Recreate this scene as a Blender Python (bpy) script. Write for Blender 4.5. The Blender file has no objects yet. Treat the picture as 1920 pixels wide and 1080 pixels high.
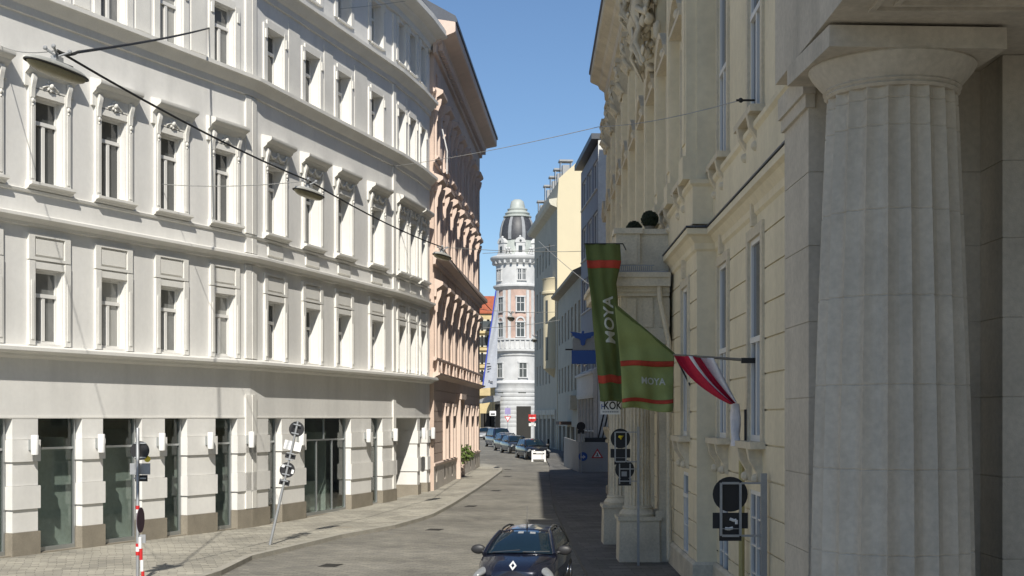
import bpy, bmesh, math, random
from mathutils import Vector, Matrix
R = math.radians
random.seed(7)
sc = bpy.context.scene
COL = sc.collection
H = 3.75            # eye height above the near roadway
FPX = 2600.0        # focal length in pixels of the 1920 px wide photograph

# ------------------------------------------------------------------ camera, sky, sun, exposure
cam = bpy.data.cameras.new("camera"); camo = bpy.data.objects.new("camera", cam); COL.objects.link(camo)
camo.location = (0, 0, H); camo.rotation_euler = (R(90), 0, 0)
cam.sensor_width = 36; cam.lens = 36*FPX/1920; cam.shift_y = 243/1920
cam.clip_start = 0.5; cam.clip_end = 3000
sc.camera = camo
SUN_EL, SUN_TURN = 41.0, 5.0
wd = bpy.data.worlds.new("World"); sc.world = wd; wd.use_nodes = True
wn = wd.node_tree.nodes; wl = wd.node_tree.links
sky = wn.new("ShaderNodeTexSky"); sky.sky_type = 'NISHITA'; sky.sun_disc = False
sky.sun_elevation = R(SUN_EL); sky.sun_rotation = R(180-SUN_TURN); sky.altitude = 200
sky.air_density = 1.0; sky.dust_density = 0.1; sky.ozone_density = 5.5
wl.new(sky.outputs[0], wn["Background"].inputs[0]); wn["Background"].inputs[1].default_value = 0.09
sl = bpy.data.lights.new("sun", 'SUN'); sl.energy = 5.0; sl.angle = R(0.5); sl.color = (1, .95, .86)
so = bpy.data.objects.new("sun", sl); COL.objects.link(so)
ce, se = math.cos(R(SUN_EL)), math.sin(R(SUN_EL))
to_sun = Vector((math.sin(R(SUN_TURN))*ce, -math.cos(R(SUN_TURN))*ce, se))
so.rotation_euler = to_sun.to_track_quat('Z', 'Y').to_euler(); so.location = (10, -30, 60)
sc.view_settings.view_transform = 'Standard'; sc.view_settings.look = 'None'
sc.view_settings.gamma = 1; sc.view_settings.exposure = 0.25
sc.cycles.max_bounces = 6; sc.cycles.diffuse_bounces = 4

# ------------------------------------------------------------------ materials
def mat(name, col, rough=.85, var=.12, scale=1.2, bump=.0, bscale=30., metal=0., col2=None, fine=.06, spec=.5, streak=0., coat=0.):
    m = bpy.data.materials.new(name); m.use_nodes = True
    nt = m.node_tree; n = nt.nodes; l = nt.links; b = n["Principled BSDF"]
    b.inputs["Roughness"].default_value = rough; b.inputs["Metallic"].default_value = metal
    b.inputs["Specular IOR Level"].default_value = spec
    if coat: b.inputs["Coat Weight"].default_value = coat; b.inputs["Coat Roughness"].default_value = .04
    tc = n.new("ShaderNodeTexCoord")
    if var or fine:
        n1 = n.new("ShaderNodeTexNoise"); n1.inputs["Scale"].default_value = scale; n1.inputs["Detail"].default_value = 6
        l.new(tc.outputs["Object"], n1.inputs["Vector"])
        rp = n.new("ShaderNodeValToRGB"); rp.color_ramp.elements[0].position = .32; rp.color_ramp.elements[1].position = .7
        c2 = col2 or tuple(c*(1-var*2) for c in col)
        rp.color_ramp.elements[0].color = (*c2, 1); rp.color_ramp.elements[1].color = (*col, 1)
        l.new(n1.outputs[0], rp.inputs[0]); out = rp.outputs[0]
        if fine:
            n2 = n.new("ShaderNodeTexNoise"); n2.inputs["Scale"].default_value = scale*14; n2.inputs["Detail"].default_value = 4
            l.new(tc.outputs["Object"], n2.inputs["Vector"])
            mr = n.new("ShaderNodeMapRange"); mr.inputs[1].default_value = .3; mr.inputs[2].default_value = .7
            mr.inputs[3].default_value = 1-fine*1.5; mr.inputs[4].default_value = 1+fine
            l.new(n2.outputs[0], mr.inputs[0])
            mx = n.new("ShaderNodeVectorMath"); mx.operation = 'SCALE'
            l.new(out, mx.inputs[0]); l.new(mr.outputs[0], mx.inputs["Scale"]); out = mx.outputs[0]
        if streak:
            mp = n.new("ShaderNodeMapping"); mp.inputs["Scale"].default_value = (1.3, 1.3, .10)
            l.new(tc.outputs["Object"], mp.inputs[0])
            n3 = n.new("ShaderNodeTexNoise"); n3.inputs["Scale"].default_value = 1.0; n3.inputs["Detail"].default_value = 8
            l.new(mp.outputs[0], n3.inputs["Vector"])
            mr3 = n.new("ShaderNodeMapRange"); mr3.inputs[1].default_value = .5; mr3.inputs[2].default_value = .75
            mr3.inputs[3].default_value = 1; mr3.inputs[4].default_value = 1-streak
            l.new(n3.outputs[0], mr3.inputs[0])
            mx3 = n.new("ShaderNodeVectorMath"); mx3.operation = 'SCALE'
            l.new(out, mx3.inputs[0]); l.new(mr3.outputs[0], mx3.inputs["Scale"]); out = mx3.outputs[0]
        l.new(out, b.inputs["Base Color"])
    else:
        b.inputs["Base Color"].default_value = (*col, 1)
    if bump:
        n4 = n.new("ShaderNodeTexNoise"); n4.inputs["Scale"].default_value = bscale; n4.inputs["Detail"].default_value = 5
        l.new(tc.outputs["Object"], n4.inputs["Vector"])
        bp = n.new("ShaderNodeBump"); bp.inputs["Strength"].default_value = bump; bp.inputs["Distance"].default_value = .02
        l.new(n4.outputs[0], bp.inputs["Height"]); l.new(bp.outputs[0], b.inputs["Normal"])
    return m

def setts(name, c1, c2, mortar, w, h, rotz=0., wob=.05):
    """stone setts laid in courses, each stone with a tone of its own"""
    m = bpy.data.materials.new(name); m.use_nodes = True
    nt = m.node_tree; n = nt.nodes; l = nt.links; b = n["Principled BSDF"]
    tc = n.new("ShaderNodeTexCoord")
    nz = n.new("ShaderNodeTexNoise"); nz.inputs["Scale"].default_value = .6; nz.inputs["Detail"].default_value = 3
    l.new(tc.outputs["Object"], nz.inputs["Vector"])
    va = n.new("ShaderNodeVectorMath"); va.operation = 'MULTIPLY_ADD'; va.inputs[1].default_value = (wob*6, wob*6, 0)
    l.new(nz.outputs["Color"], va.inputs[0]); l.new(tc.outputs["Object"], va.inputs[2])
    mp = n.new("ShaderNodeMapping"); mp.inputs["Rotation"].default_value = (0, 0, rotz)
    l.new(va.outputs[0], mp.inputs[0])
    br = n.new("ShaderNodeTexBrick"); br.inputs["Scale"].default_value = 1
    br.inputs["Brick Width"].default_value = w; br.inputs["Row Height"].default_value = h
    br.inputs["Mortar Size"].default_value = .010; br.inputs["Mortar Smooth"].default_value = .6
    br.inputs["Color1"].default_value = (*c1, 1); br.inputs["Color2"].default_value = (*c2, 1); br.inputs["Mortar"].default_value = (*mortar, 1)
    l.new(mp.outputs[0], br.inputs["Vector"])
    n1 = n.new("ShaderNodeTexNoise"); n1.inputs["Scale"].default_value = .35; n1.inputs["Detail"].default_value = 8; n1.inputs["Roughness"].default_value = .65
    l.new(tc.outputs["Object"], n1.inputs["Vector"])
    mr = n.new("ShaderNodeMapRange"); mr.inputs[1].default_value = .3; mr.inputs[2].default_value = .7; mr.inputs[3].default_value = .62; mr.inputs[4].default_value = 1.24
    l.new(n1.outputs[0], mr.inputs[0])
    mx = n.new("ShaderNodeVectorMath"); mx.operation = 'SCALE'
    l.new(br.outputs[0], mx.inputs[0]); l.new(mr.outputs[0], mx.inputs["Scale"]); l.new(mx.outputs[0], b.inputs["Base Color"])
    inv = n.new("ShaderNodeMath"); inv.operation = 'SUBTRACT'; inv.inputs[0].default_value = 1; l.new(br.outputs["Fac"], inv.inputs[1])
    n5 = n.new("ShaderNodeTexNoise"); n5.inputs["Scale"].default_value = 9; l.new(tc.outputs["Object"], n5.inputs["Vector"])
    ad = n.new("ShaderNodeMath"); ad.operation = 'MULTIPLY_ADD'; ad.inputs[1].default_value = .8
    l.new(n5.outputs[0], ad.inputs[0]); l.new(inv.outputs[0], ad.inputs[2])
    bp = n.new("ShaderNodeBump"); bp.inputs["Strength"].default_value = .7; bp.inputs["Distance"].default_value = .02
    l.new(ad.outputs[0], bp.inputs["Height"]); l.new(bp.outputs[0], b.inputs["Normal"])
    b.inputs["Roughness"].default_value = .75
    return m

M = dict(
 white=mat("white_render", (.75,.738,.705), var=.05, scale=.5, fine=.02, bump=.08, streak=.11),
 trim=mat("cream_stucco_trim", (.72,.705,.66), var=.05, scale=1.5, fine=.03, bump=.1),
 plinth=mat("brown_grey_stone", (.27,.24,.19), rough=.6, var=.1, scale=2, fine=.08),
 shopglass=mat("dark_green_glass", (.012,.022,.019), rough=.03, var=0, fine=0, spec=.75),
 glass=mat("dark_window_glass", (.06,.064,.064), rough=.05, var=0, fine=0, spec=.7),
 glassmid=mat("grey_curtained_glass", (.18,.185,.18), rough=.05, var=.15, scale=2.5, fine=0, spec=.7),
 glasspale=mat("pale_blind_behind_glass", (.34,.34,.32), rough=.08, var=.08, scale=2, fine=0, spec=.7),
 skyglass=mat("pale_window_glass", (.05,.06,.075), rough=.06, var=0, fine=0, spec=.9),
 wframe=mat("white_window_paint", (.72,.71,.68), rough=.45, var=.03, fine=0),
 steel=mat("brushed_steel", (.42,.44,.44), rough=.35, metal=.7, var=.05, fine=0),
 reveal=mat("pale_green_reveal", (.36,.42,.39), rough=.5, var=.05),
 shopwall=mat("pale_shop_wall", (.66,.68,.655), var=.06, scale=.6),
 inside=mat("dark_interior", (.05,.055,.05), var=.1),
 pink=mat("salmon_render", (.58,.45,.37), var=.06, scale=.8, fine=.04, bump=.1, streak=.12),
 pinktrim=mat("salmon_trim", (.64,.51,.43), var=.05, scale=1.5, fine=.03),
 pinkbase=mat("pale_base_render", (.56,.51,.45), var=.08, scale=.9),
 pinkplinth=mat("dark_red_brown_base", (.17,.12,.10), var=.1),
 palace=mat("pale_yellow_render", (.78,.69,.50), var=.07, scale=.5, fine=.04, bump=.15, streak=.10),
 ptrim=mat("weathered_stone_trim", (.70,.62,.47), var=.10, scale=1.1, fine=.07, bump=.25, streak=.2),
 pgrey=mat("grey_stone", (.66,.60,.475), var=.12, scale=1.3, fine=.08, bump=.3, streak=.2),
 stone=mat("limestone", (.575,.52,.43), var=.10, scale=.9, fine=.07, bump=.22, bscale=55, streak=.24),
 roofm=mat("dark_sheet_roof", (.06,.07,.09), rough=.5, var=.1),
 red=mat("red_clay_tiles", (.42,.12,.06), var=.15, scale=3),
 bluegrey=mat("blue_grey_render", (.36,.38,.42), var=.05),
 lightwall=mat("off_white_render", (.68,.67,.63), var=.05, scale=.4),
 cream=mat("cream_render", (.59,.52,.36), var=.012, scale=.12, fine=.01, streak=.02),
 creamfront=mat("grey_cream_render", (.50,.47,.38), var=.06, scale=.5, streak=.1),
 tower=mat("tower_white_stone", (.58,.585,.58), var=.08, scale=1.2, fine=.05, streak=.1),
 towerpink=mat("tower_brick_panel", (.50,.36,.30), var=.1, scale=2),
 slate=mat("dome_slate", (.06,.062,.07), rough=.5, var=.2, scale=3),
 lead=mat("pale_green_lead", (.42,.45,.42), rough=.5, var=.08),
 yellow=mat("ochre_render", (.60,.48,.26), var=.1, scale=.8),
 palewhite=mat("pale_cream_wall", (.60,.57,.47), var=.06),
 tarp=mat("pale_sheet", (.40,.42,.46), rough=.7, var=.04, scale=.5),
 blueedge=mat("blue_edge", (.05,.08,.42), rough=.6, var=.05),
 road=setts("road_setts", (.255,.24,.20), (.175,.166,.145), (.10,.095,.083), .30, .17, R(12)),
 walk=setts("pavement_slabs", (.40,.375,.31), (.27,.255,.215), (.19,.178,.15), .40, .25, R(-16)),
 shadewalk=setts("shade_toned_pavement_slabs", (.17,.165,.155), (.11,.108,.10), (.05,.05,.048), .5, .33, R(-3)),  # darker copy of the paving, shade put into its colour
 kerb=mat("granite_kerb", (.36,.34,.29), var=.1, scale=2, fine=.1),
 shadekerb=mat("shade_toned_kerb", (.16,.155,.145), var=.1, scale=1),  # right kerb tone, darkened to stand for shade
 ground=mat("dull_ground", (.17,.165,.15), var=.1),
 iron=mat("dark_cast_iron", (.028,.026,.022), rough=.6, var=.15, scale=6),
 black=mat("matt_black_back", (.012,.012,.014), rough=.6, var=0, fine=0),
 signgrey=mat("galvanised_grey", (.34,.35,.36), rough=.45, metal=.4, var=.06, scale=5),
 signwhite=mat("sign_white", (.74,.74,.73), rough=.5, var=.02, fine=0),
 signred=mat("sign_red", (.50,.02,.02), rough=.5, var=.02, fine=0),
 signblue=mat("sign_blue", (.02,.08,.32), rough=.5, var=.03, fine=0),
 yellowm=mat("sign_yellow", (.70,.55,.03), rough=.5, var=.02, fine=0),
 banner=mat("olive_green_cloth", (.115,.15,.045), rough=.9, var=.06, scale=2, fine=.03),
 banner2=mat("light_olive_cloth", (.28,.33,.115), rough=.9, var=.06, scale=2, fine=.03),
 bannerred=mat("orange_red_cloth", (.45,.055,.03), rough=.9, var=.04),
 bannertext=mat("pale_grey_print", (.50,.52,.46), rough=.9, var=.02, fine=0),
 flagred=mat("crimson_cloth", (.50,.012,.05), rough=.85, var=.06),
 flagwhite=mat("white_cloth", (.72,.70,.72), rough=.85, var=.04),
 lampshell=mat("lamp_shell", (.50,.50,.46), rough=.45, var=.06, metal=.2),
 lampbelly=mat("lamp_cover", (.34,.31,.20), rough=.35, var=.1, scale=4),
 rubber=mat("black_rubber", (.018,.018,.018), rough=.7, var=0, fine=0),
 wire=mat("black_cable", (.02,.02,.02), rough=.6, var=0, fine=0),
 thinwire=mat("grey_span_wire", (.30,.30,.29), rough=.6, var=0, fine=0),
 carblue=mat("dark_blue_car_paint", (.013,.016,.032), rough=.25, var=.02, metal=.35, coat=.8, fine=0),
 carblack=mat("black_car_paint", (.012,.013,.018), rough=.25, var=0, coat=.8, fine=0),
 cargrey=mat("dark_grey_car_paint", (.05,.055,.065), rough=.28, var=0, metal=.4, coat=.8, fine=0),
 carnavy=mat("navy_car_paint", (.02,.028,.07), rough=.28, var=0, metal=.3, coat=.8, fine=0),
 carglass=mat("car_glass", (.008,.018,.028), rough=.02, var=0, fine=0, spec=.8),
 chrome=mat("chrome", (.62,.63,.65), rough=.18, metal=1, var=0, fine=0),
 headlamp=mat("headlamp_lens", (.22,.23,.235), rough=.12, var=.1, scale=25, spec=.8),
 plastic=mat("black_plastic", (.025,.025,.027), rough=.5, var=0, fine=0),
 boxgreen=mat("clipped_box_leaves", (.022,.035,.014), rough=.8, var=.25, scale=14),
 leaf=mat("fresh_green_leaves", (.11,.17,.03), rough=.7, var=.25, scale=9),
 zinc=mat("zinc_cover", (.30,.31,.32), rough=.5, var=.08),
 hoard=mat("pale_hoarding_board", (.36,.36,.36), rough=.7, var=.06, scale=1.2),
 pipe=mat("yellow_grey_downpipe", (.45,.38,.16), rough=.55, var=.1),
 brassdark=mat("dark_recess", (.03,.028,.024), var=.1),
)

def clear_glass(name, tint, edge=.10):
    m = bpy.data.materials.new(name); m.use_nodes = True; nt = m.node_tree; n = nt.nodes; l = nt.links; n.remove(n["Principled BSDF"])
    t = n.new("ShaderNodeBsdfTransparent"); t.inputs[0].default_value = (*tint, 1); g_ = n.new("ShaderNodeBsdfGlossy"); g_.inputs["Roughness"].default_value = .015
    lw = n.new("ShaderNodeLayerWeight"); pw = n.new("ShaderNodeMath"); pw.operation = 'POWER'; pw.inputs[1].default_value = 4; f = n.new("ShaderNodeMath"); f.operation = 'MULTIPLY_ADD'; f.inputs[1].default_value = .6; f.inputs[2].default_value = .04
    l.new(lw.outputs["Facing"], pw.inputs[0]); l.new(pw.outputs[0], f.inputs[0]); mx = n.new("ShaderNodeMixShader")
    l.new(f.outputs[0], mx.inputs[0]); l.new(t.outputs[0], mx.inputs[1]); l.new(g_.outputs[0], mx.inputs[2]); l.new(mx.outputs[0], n["Material Output"].inputs[0]); return m
M["shopglass"] = clear_glass("tinted_shop_glass", (.76,.80,.78))

# ------------------------------------------------------------------ mesh building helpers
WM = {}
class Fr:
    """local frame on a facade: s along it, d outwards, z up; side=+1 faces right (left-hand houses), -1 faces left"""
    def __init__(f, x, y, ang, side):
        a = R(ang); f.o = Vector((x, y, 0)); f.t = Vector((math.sin(a), math.cos(a), 0))
        f.n = Vector((math.cos(a), -math.sin(a), 0))*side
    def __call__(f, s, d, z): return f.o + f.t*s + f.n*d + Vector((0, 0, z))
    def mat(f, s, d, z, flip=False):
        x = f.n.cross(Vector((0, 0, 1)))
        m = Matrix.Identity(4)
        for i, v in enumerate((x, f.n, Vector((0, 0, 1)))):
            for k in range(3): m[k][i] = v[k]
        m.translation = f(s, d, z); return m
    def s_at(f, px):
        k = (px-960)/FPX           # X = k*Y
        return (k*f.o.y - f.o.x)/(f.t.x - k*f.t.y)
L = lambda x, y, z: Vector((x, y, z))

class MB:
    def __init__(s): s.v = []; s.f = []
    def add(s, vs, fs):
        b = len(s.v); s.v += [Vector(v) for v in vs]; s.f += [tuple(i+b for i in f) for f in fs]; return s
    def quad(s, *p): return s.add(p, [tuple(range(len(p)))])
    def box(s, fr, s0, s1, d0, d1, z0, z1):
        vs = [fr(a, b, c) for c in (z0, z1) for b in (d0, d1) for a in (s0, s1)]
        return s.add(vs, [(0,1,3,2),(4,6,7,5),(0,4,5,1),(2,3,7,6),(0,2,6,4),(1,5,7,3)])
    def frustum(s, fr, c, a0, b0, z0, a1, b1, z1):
        vs = [fr(c[0]+x*a, c[1]+y*b, z) for (a, b, z) in ((a0,b0,z0),(a1,b1,z1)) for y in (-1,1) for x in (-1,1)]
        return s.add(vs, [(0,1,3,2),(4,6,7,5),(0,4,5,1),(2,3,7,6),(0,2,6,4),(1,5,7,3)])
    def prism(s, fr, prof, s0, s1):
        n = len(prof); vs = [fr(s0, d, z) for d, z in prof] + [fr(s1, d, z) for d, z in prof]
        fs = [(i, (i+1)%n, n+(i+1)%n, n+i) for i in range(n)] + [tuple(range(n))[::-1], tuple(range(n, 2*n))]
        return s.add(vs, fs)
    def sweep(s, path, side, prof, closed=False):
        """profile (d, z) swept along a plan polyline with mitred corners"""
        n = len(path); k = len(prof); vs = []
        for i, p in enumerate(path):
            ts = []
            if i > 0: ts.append((Vector(path[i])-Vector(path[i-1])).normalized())
            if i < n-1: ts.append((Vector(path[i+1])-Vector(path[i])).normalized())
            ns = [Vector((t.y, -t.x))*side for t in ts]
            m = sum(ns, Vector((0, 0))).normalized(); m = m/max(.3, m.dot(ns[0]))
            for d, z in prof: vs.append((p[0]+m.x*d, p[1]+m.y*d, z))
        fs = []
        for i in range(n-1):
            for j in range(k):
                a, b = i*k+j, i*k+(j+1)%k; fs.append((a, b, b+k, a+k))
        fs += [tuple(range(k))[::-1], tuple(range((n-1)*k, n*k))]
        return s.add(vs, fs)
    def lathe(s, c, prof, n=24, a0=0., a1=2*math.pi):
        full = abs(a1-a0-2*math.pi) < 1e-6; m = n if full else n+1; vs = []
        for r, z in prof:
            for i in range(m):
                a = a0+(a1-a0)*i/n; vs.append((c[0]+r*math.cos(a), c[1]+r*math.sin(a), c[2]+z))
        fs = []
        for j in range(len(prof)-1):
            for i in range(n):
                i2 = (i+1) % m; fs.append((j*m+i, j*m+i2, (j+1)*m+i2, (j+1)*m+i))
        if full: fs += [tuple(range(m))[::-1], tuple(range((len(prof)-1)*m, len(prof)*m))]
        return s.add(vs, fs)
    def tube(s, pts, r, n=6):
        pts = [Vector(p) for p in pts]; rs = r if isinstance(r, (list, tuple)) else [r]*len(pts); vs = []
        for i, p in enumerate(pts):
            t = (pts[min(i+1, len(pts)-1)]-pts[max(i-1, 0)]).normalized()
            u = t.cross(Vector((0, 0, 1)));
            if u.length < 1e-3: u = t.cross(Vector((1, 0, 0)))
            u.normalize(); w = t.cross(u)
            for j in range(n):
                a = 2*math.pi*j/n; vs.append(p+(u*math.cos(a)+w*math.sin(a))*rs[i])
        fs = [(i*n+j, i*n+(j+1)%n, (i+1)*n+(j+1)%n, (i+1)*n+j) for i in range(len(pts)-1) for j in range(n)]
        fs += [tuple(range(n))[::-1], tuple(range((len(pts)-1)*n, len(pts)*n))]
        return s.add(vs, fs)
    def ball(s, c, r, n=10, m=7, sq=(1,1,1)):
        c = Vector(c); vs = []
        for j in range(m+1):
            b = math.pi*j/m
            for i in range(n):
                a = 2*math.pi*i/n
                vs.append(c+Vector((math.sin(b)*math.cos(a)*sq[0], math.sin(b)*math.sin(a)*sq[1], math.cos(b)*sq[2]))*r)
        return s.add(vs, [(j*n+i, j*n+(i+1)%n, (j+1)*n+(i+1)%n, (j+1)*n+i) for j in range(m) for i in range(n)])
    def grid(s, fn, nu, nv, thick=0.):
        vs = [Vector(fn(i/nu, j/nv)) for j in range(nv+1) for i in range(nu+1)]
        fs = [(j*(nu+1)+i, j*(nu+1)+i+1, (j+1)*(nu+1)+i+1, (j+1)*(nu+1)+i) for j in range(nv) for i in range(nu)]
        return s.add(vs, fs)
    def mesh(s, name, smooth=None):
        me = bpy.data.meshes.new(name); bm = bmesh.new()
        vv = [bm.verts.new(v) for v in s.v]
        for f in s.f:
            try: bm.faces.new([vv[i] for i in f])
            except ValueError: pass
        bmesh.ops.remove_doubles(bm, verts=bm.verts, dist=1e-5)
        bmesh.ops.recalc_face_normals(bm, faces=bm.faces)
        if smooth is not None:
            for f in bm.faces: f.smooth = True
            for e in bm.edges:
                if len(e.link_faces) == 2 and e.calc_face_angle(0) > R(smooth): e.smooth = False
        bm.to_mesh(me); bm.free(); return me
    def build(s, name, m, parent=None, smooth=None, label=None):
        me = s.mesh(name, smooth); me.materials.append(M[m] if isinstance(m, str) else m)
        return put(bpy.data.objects.new(name, me), parent, Matrix.Identity(4), label)

def put(o, parent=None, wm=None, label=None):
    COL.objects.link(o); wm = wm if wm is not None else Matrix.Identity(4)
    o.matrix_basis = wm; WM[o.name] = wm
    if parent is not None:
        o.parent = parent; o.matrix_parent_inverse = WM[parent.name].inverted()
    if label: o["label"] = label
    return o
def tag(o, label, cat, group=None):
    o["label"] = label; o["category"] = cat
    if group: o["group"] = group
    return o
def thing(name, loc, label, cat, group=None, rz=0.):
    return tag(put(bpy.data.objects.new(name, None), None, Matrix.Translation(loc) @ Matrix.Rotation(rz, 4, 'Z')), label, cat, group)
def struct(o, kind='structure'): o["kind"] = kind; return o
def asset(mb, name, m, smooth=None):
    me = mb.mesh(name, smooth); me.materials.append(M[m]); return me
def inst(me, name, wm, parent): return put(bpy.data.objects.new(name, me), parent, wm)
def thick(o, t, off=0):
    md = o.modifiers.new("thickness", 'SOLIDIFY'); md.thickness = t; md.offset = off; return o
def text_pts(txt, size, parent_scale=1., bold=.0, ext=.0):
    """flat lettering as verts/faces in the x-y plane, centred"""
    cu = bpy.data.curves.new("lettering", 'FONT'); cu.body = txt; cu.size = size; cu.align_x = 'CENTER'; cu.align_y = 'CENTER'
    cu.offset = bold; cu.resolution_u = 3
    ob = bpy.data.objects.new("lettering", cu); COL.objects.link(ob)
    dg = bpy.context.evaluated_depsgraph_get(); me = bpy.data.meshes.new_from_object(ob.evaluated_get(dg))
    bm = bmesh.new(); bm.from_mesh(me); bmesh.ops.triangulate(bm, faces=bm.faces)
    for _ in range(5):
        lg = [e for e in bm.edges if e.calc_length() > size*.09]
        if not lg: break
        bmesh.ops.subdivide_edges(bm, edges=lg, cuts=1); bmesh.ops.triangulate(bm, faces=bm.faces)
    bm.to_mesh(me); bm.free()
    vs = [v.co.copy() for v in me.vertices]; fs = [tuple(p.vertices) for p in me.polygons]
    bpy.data.objects.remove(ob); bpy.data.curves.remove(cu); bpy.data.meshes.remove(me)
    return vs, fs
def lettering(txt, size, fn, m, parent, bold=.0, sub=False):
    vs, fs = text_pts(txt, size, bold=bold)
    return MB().add([fn(v.x, v.y) for v in vs], fs).build("lettering", m, parent)

def gz(y):
    P = [(-200,0),(50,0),(65,.2),(91,.42),(106,.88),(160,.95),(2000,.95)]
    for (a, b), (c, d) in zip(P, P[1:]):
        if y <= c: return b+(d-b)*(y-a)/(c-a)
    return .95
def at(px, py, y): return Vector(((px-960)*y/FPX, y, H+(783-py)*y/FPX))
def gp(px, py, up=0.):
    z = up
    for _ in range(12):
        y = (H-z)*FPX/(py-783); z = gz(y)+up
    return Vector(((px-960)*y/FPX, y, z))

def facade_wall(mb, fr, s0, s1, z0, z1, opens, depth, grooves=(), gd=-.035, gh=.03):
    S = sorted({s0, s1, *[v for o in opens for v in o[:2]]}); G = [(g-gh/2, g+gh/2) for g in grooves]
    Z = sorted({z0, z1, *[v for o in opens for v in o[2:4]], *[v for g in G for v in g if z0 < v < z1]})
    S = [v for v in S if s0 <= v <= s1]; Z = [v for v in Z if z0 <= v <= z1]
    for a, b in zip(S, S[1:]):
        for c, d in zip(Z, Z[1:]):
            ms, mz = (a+b)/2, (c+d)/2
            if any(o[0] < ms < o[1] and o[2] < mz < o[3] for o in opens): continue
            g = any(u < mz < v for u, v in G)
            if g:
                e = gd
                mb.quad(fr(a,e,c), fr(b,e,c), fr(b,e,d), fr(a,e,d))
                mb.quad(fr(a,0,c), fr(b,0,c), fr(b,e,c), fr(a,e,c)); mb.quad(fr(a,0,d), fr(b,0,d), fr(b,e,d), fr(a,e,d))
            else: mb.quad(fr(a,0,c), fr(b,0,c), fr(b,0,d), fr(a,0,d))
    for o in opens:
        a, b, c, d = o[:4]; e = -depth
        mb.quad(fr(a,0,c), fr(a,e,c), fr(a,e,d), fr(a,0,d)); mb.quad(fr(b,0,c), fr(b,e,c), fr(b,e,d), fr(b,0,d))
        mb.quad(fr(a,0,d), fr(b,0,d), fr(b,e,d), fr(a,e,d)); mb.quad(fr(a,0,c), fr(b,0,c), fr(b,e,c), fr(a,e,c))
    return mb

def solid(pts, z0, z1, mb=None):
    mb = mb or MB(); n = len(pts)
    return mb.add([(x, y, z0) for x, y in pts]+[(x, y, z1) for x, y in pts],
        [(i, (i+1)%n, n+(i+1)%n, n+i) for i in range(n)]+[tuple(range(n))[::-1], tuple(range(n, 2*n))])

def window_assets(tag_, w, h, trans=.7, mull=True, bar=.07, bars=0, glass='glass', fm='wframe'):
    f = MB()
    for x0, x1, z0, z1 in ((-w/2,-w/2+bar,0,h),(w/2-bar,w/2,0,h),(-w/2+bar,w/2-bar,0,bar*1.2),(-w/2+bar,w/2-bar,h-bar,h)):
        f.box(L, x0, x1, -.06, .02, z0, z1)
    if trans: f.box(L, -w/2+bar, w/2-bar, -.05, .045, h*trans-.05, h*trans+.05)
    if mull:
        zt = h*trans-.05 if trans else h-bar
        f.box(L, -.055, .055, -.05, .03, bar*1.2, zt)
    for k in range(bars):
        z = (h*trans if trans else h)*(k+1)/(bars+1); f.box(L, -w/2+bar, w/2-bar, -.04, .012, z-.016, z+.016)
    p = MB().box(L, -w/2+bar*.6, w/2-bar*.6, -.04, -.025, bar*.6, h-bar*.6)
    return asset(f, "window", fm), asset(p, "pane", glass)

WR = random.Random(21)
def add_window(wa, fr, s, d, z, parent, vary=False):
    m = fr.mat(s, d, z); w = inst(wa[0], "window", m, parent)
    p = wa[1]
    if vary:
        k = WR.choice(("glass", "glassmid", "glassmid", "glasspale"))
        if k != "glass": p = wa[1].copy(); p.materials.clear(); p.materials.append(M[k])
    p = inst(p, "pane", m, w)
    return w

# ------------------------------------------------------------------ ground, road, pavements
YS = [-120,-40,0,10,20,30,40,50,57,65,74,82,91,98,106,120,140,160,200,300,900]
g = MB(); xs = [-700, 700]
for a, b in zip(YS, YS[1:]): g.quad((-700,a,gz(a)-.02),(700,a,gz(a)-.02),(700,b,gz(b)-.02),(-700,b,gz(b)-.02))
struct(g.build("ground", "ground"))
r = MB()
for a, b in zip(YS[:-1], YS[1:-1]): r.quad((-40,a,gz(a)),(20,a,gz(a)),(20,b,gz(b)),(-40,b,gz(b)))
struct(r.build("road", "road"))

# left houses' plan line
fA = Fr(-8.66, 45.9, 24.2, 1); W0 = fA(-34, 0, 0)
W1 = Vector((-8.66, 45.9)); W2 = Vector((-4.98, 58.8)); W2b = Vector((-4.33, 61.95)); W3 = Vector((-3.86, 65.0))
def frame_between(a, b): return Fr(a.x, a.y, math.degrees(math.atan2(b.x-a.x, b.y-a.y)), 1), (b-a).length
fB, lB = frame_between(W1, W2); fC, lC = frame_between(W2, W2b); fD, lD = frame_between(W2b, W3)
PK0 = Vector((-3.66, 65.02)); PKA = 3.4; PKL = 26.0
fP = Fr(PK0.x, PK0.y, PKA, 1); PK1 = fP(PKL, 0, 0)

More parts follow.
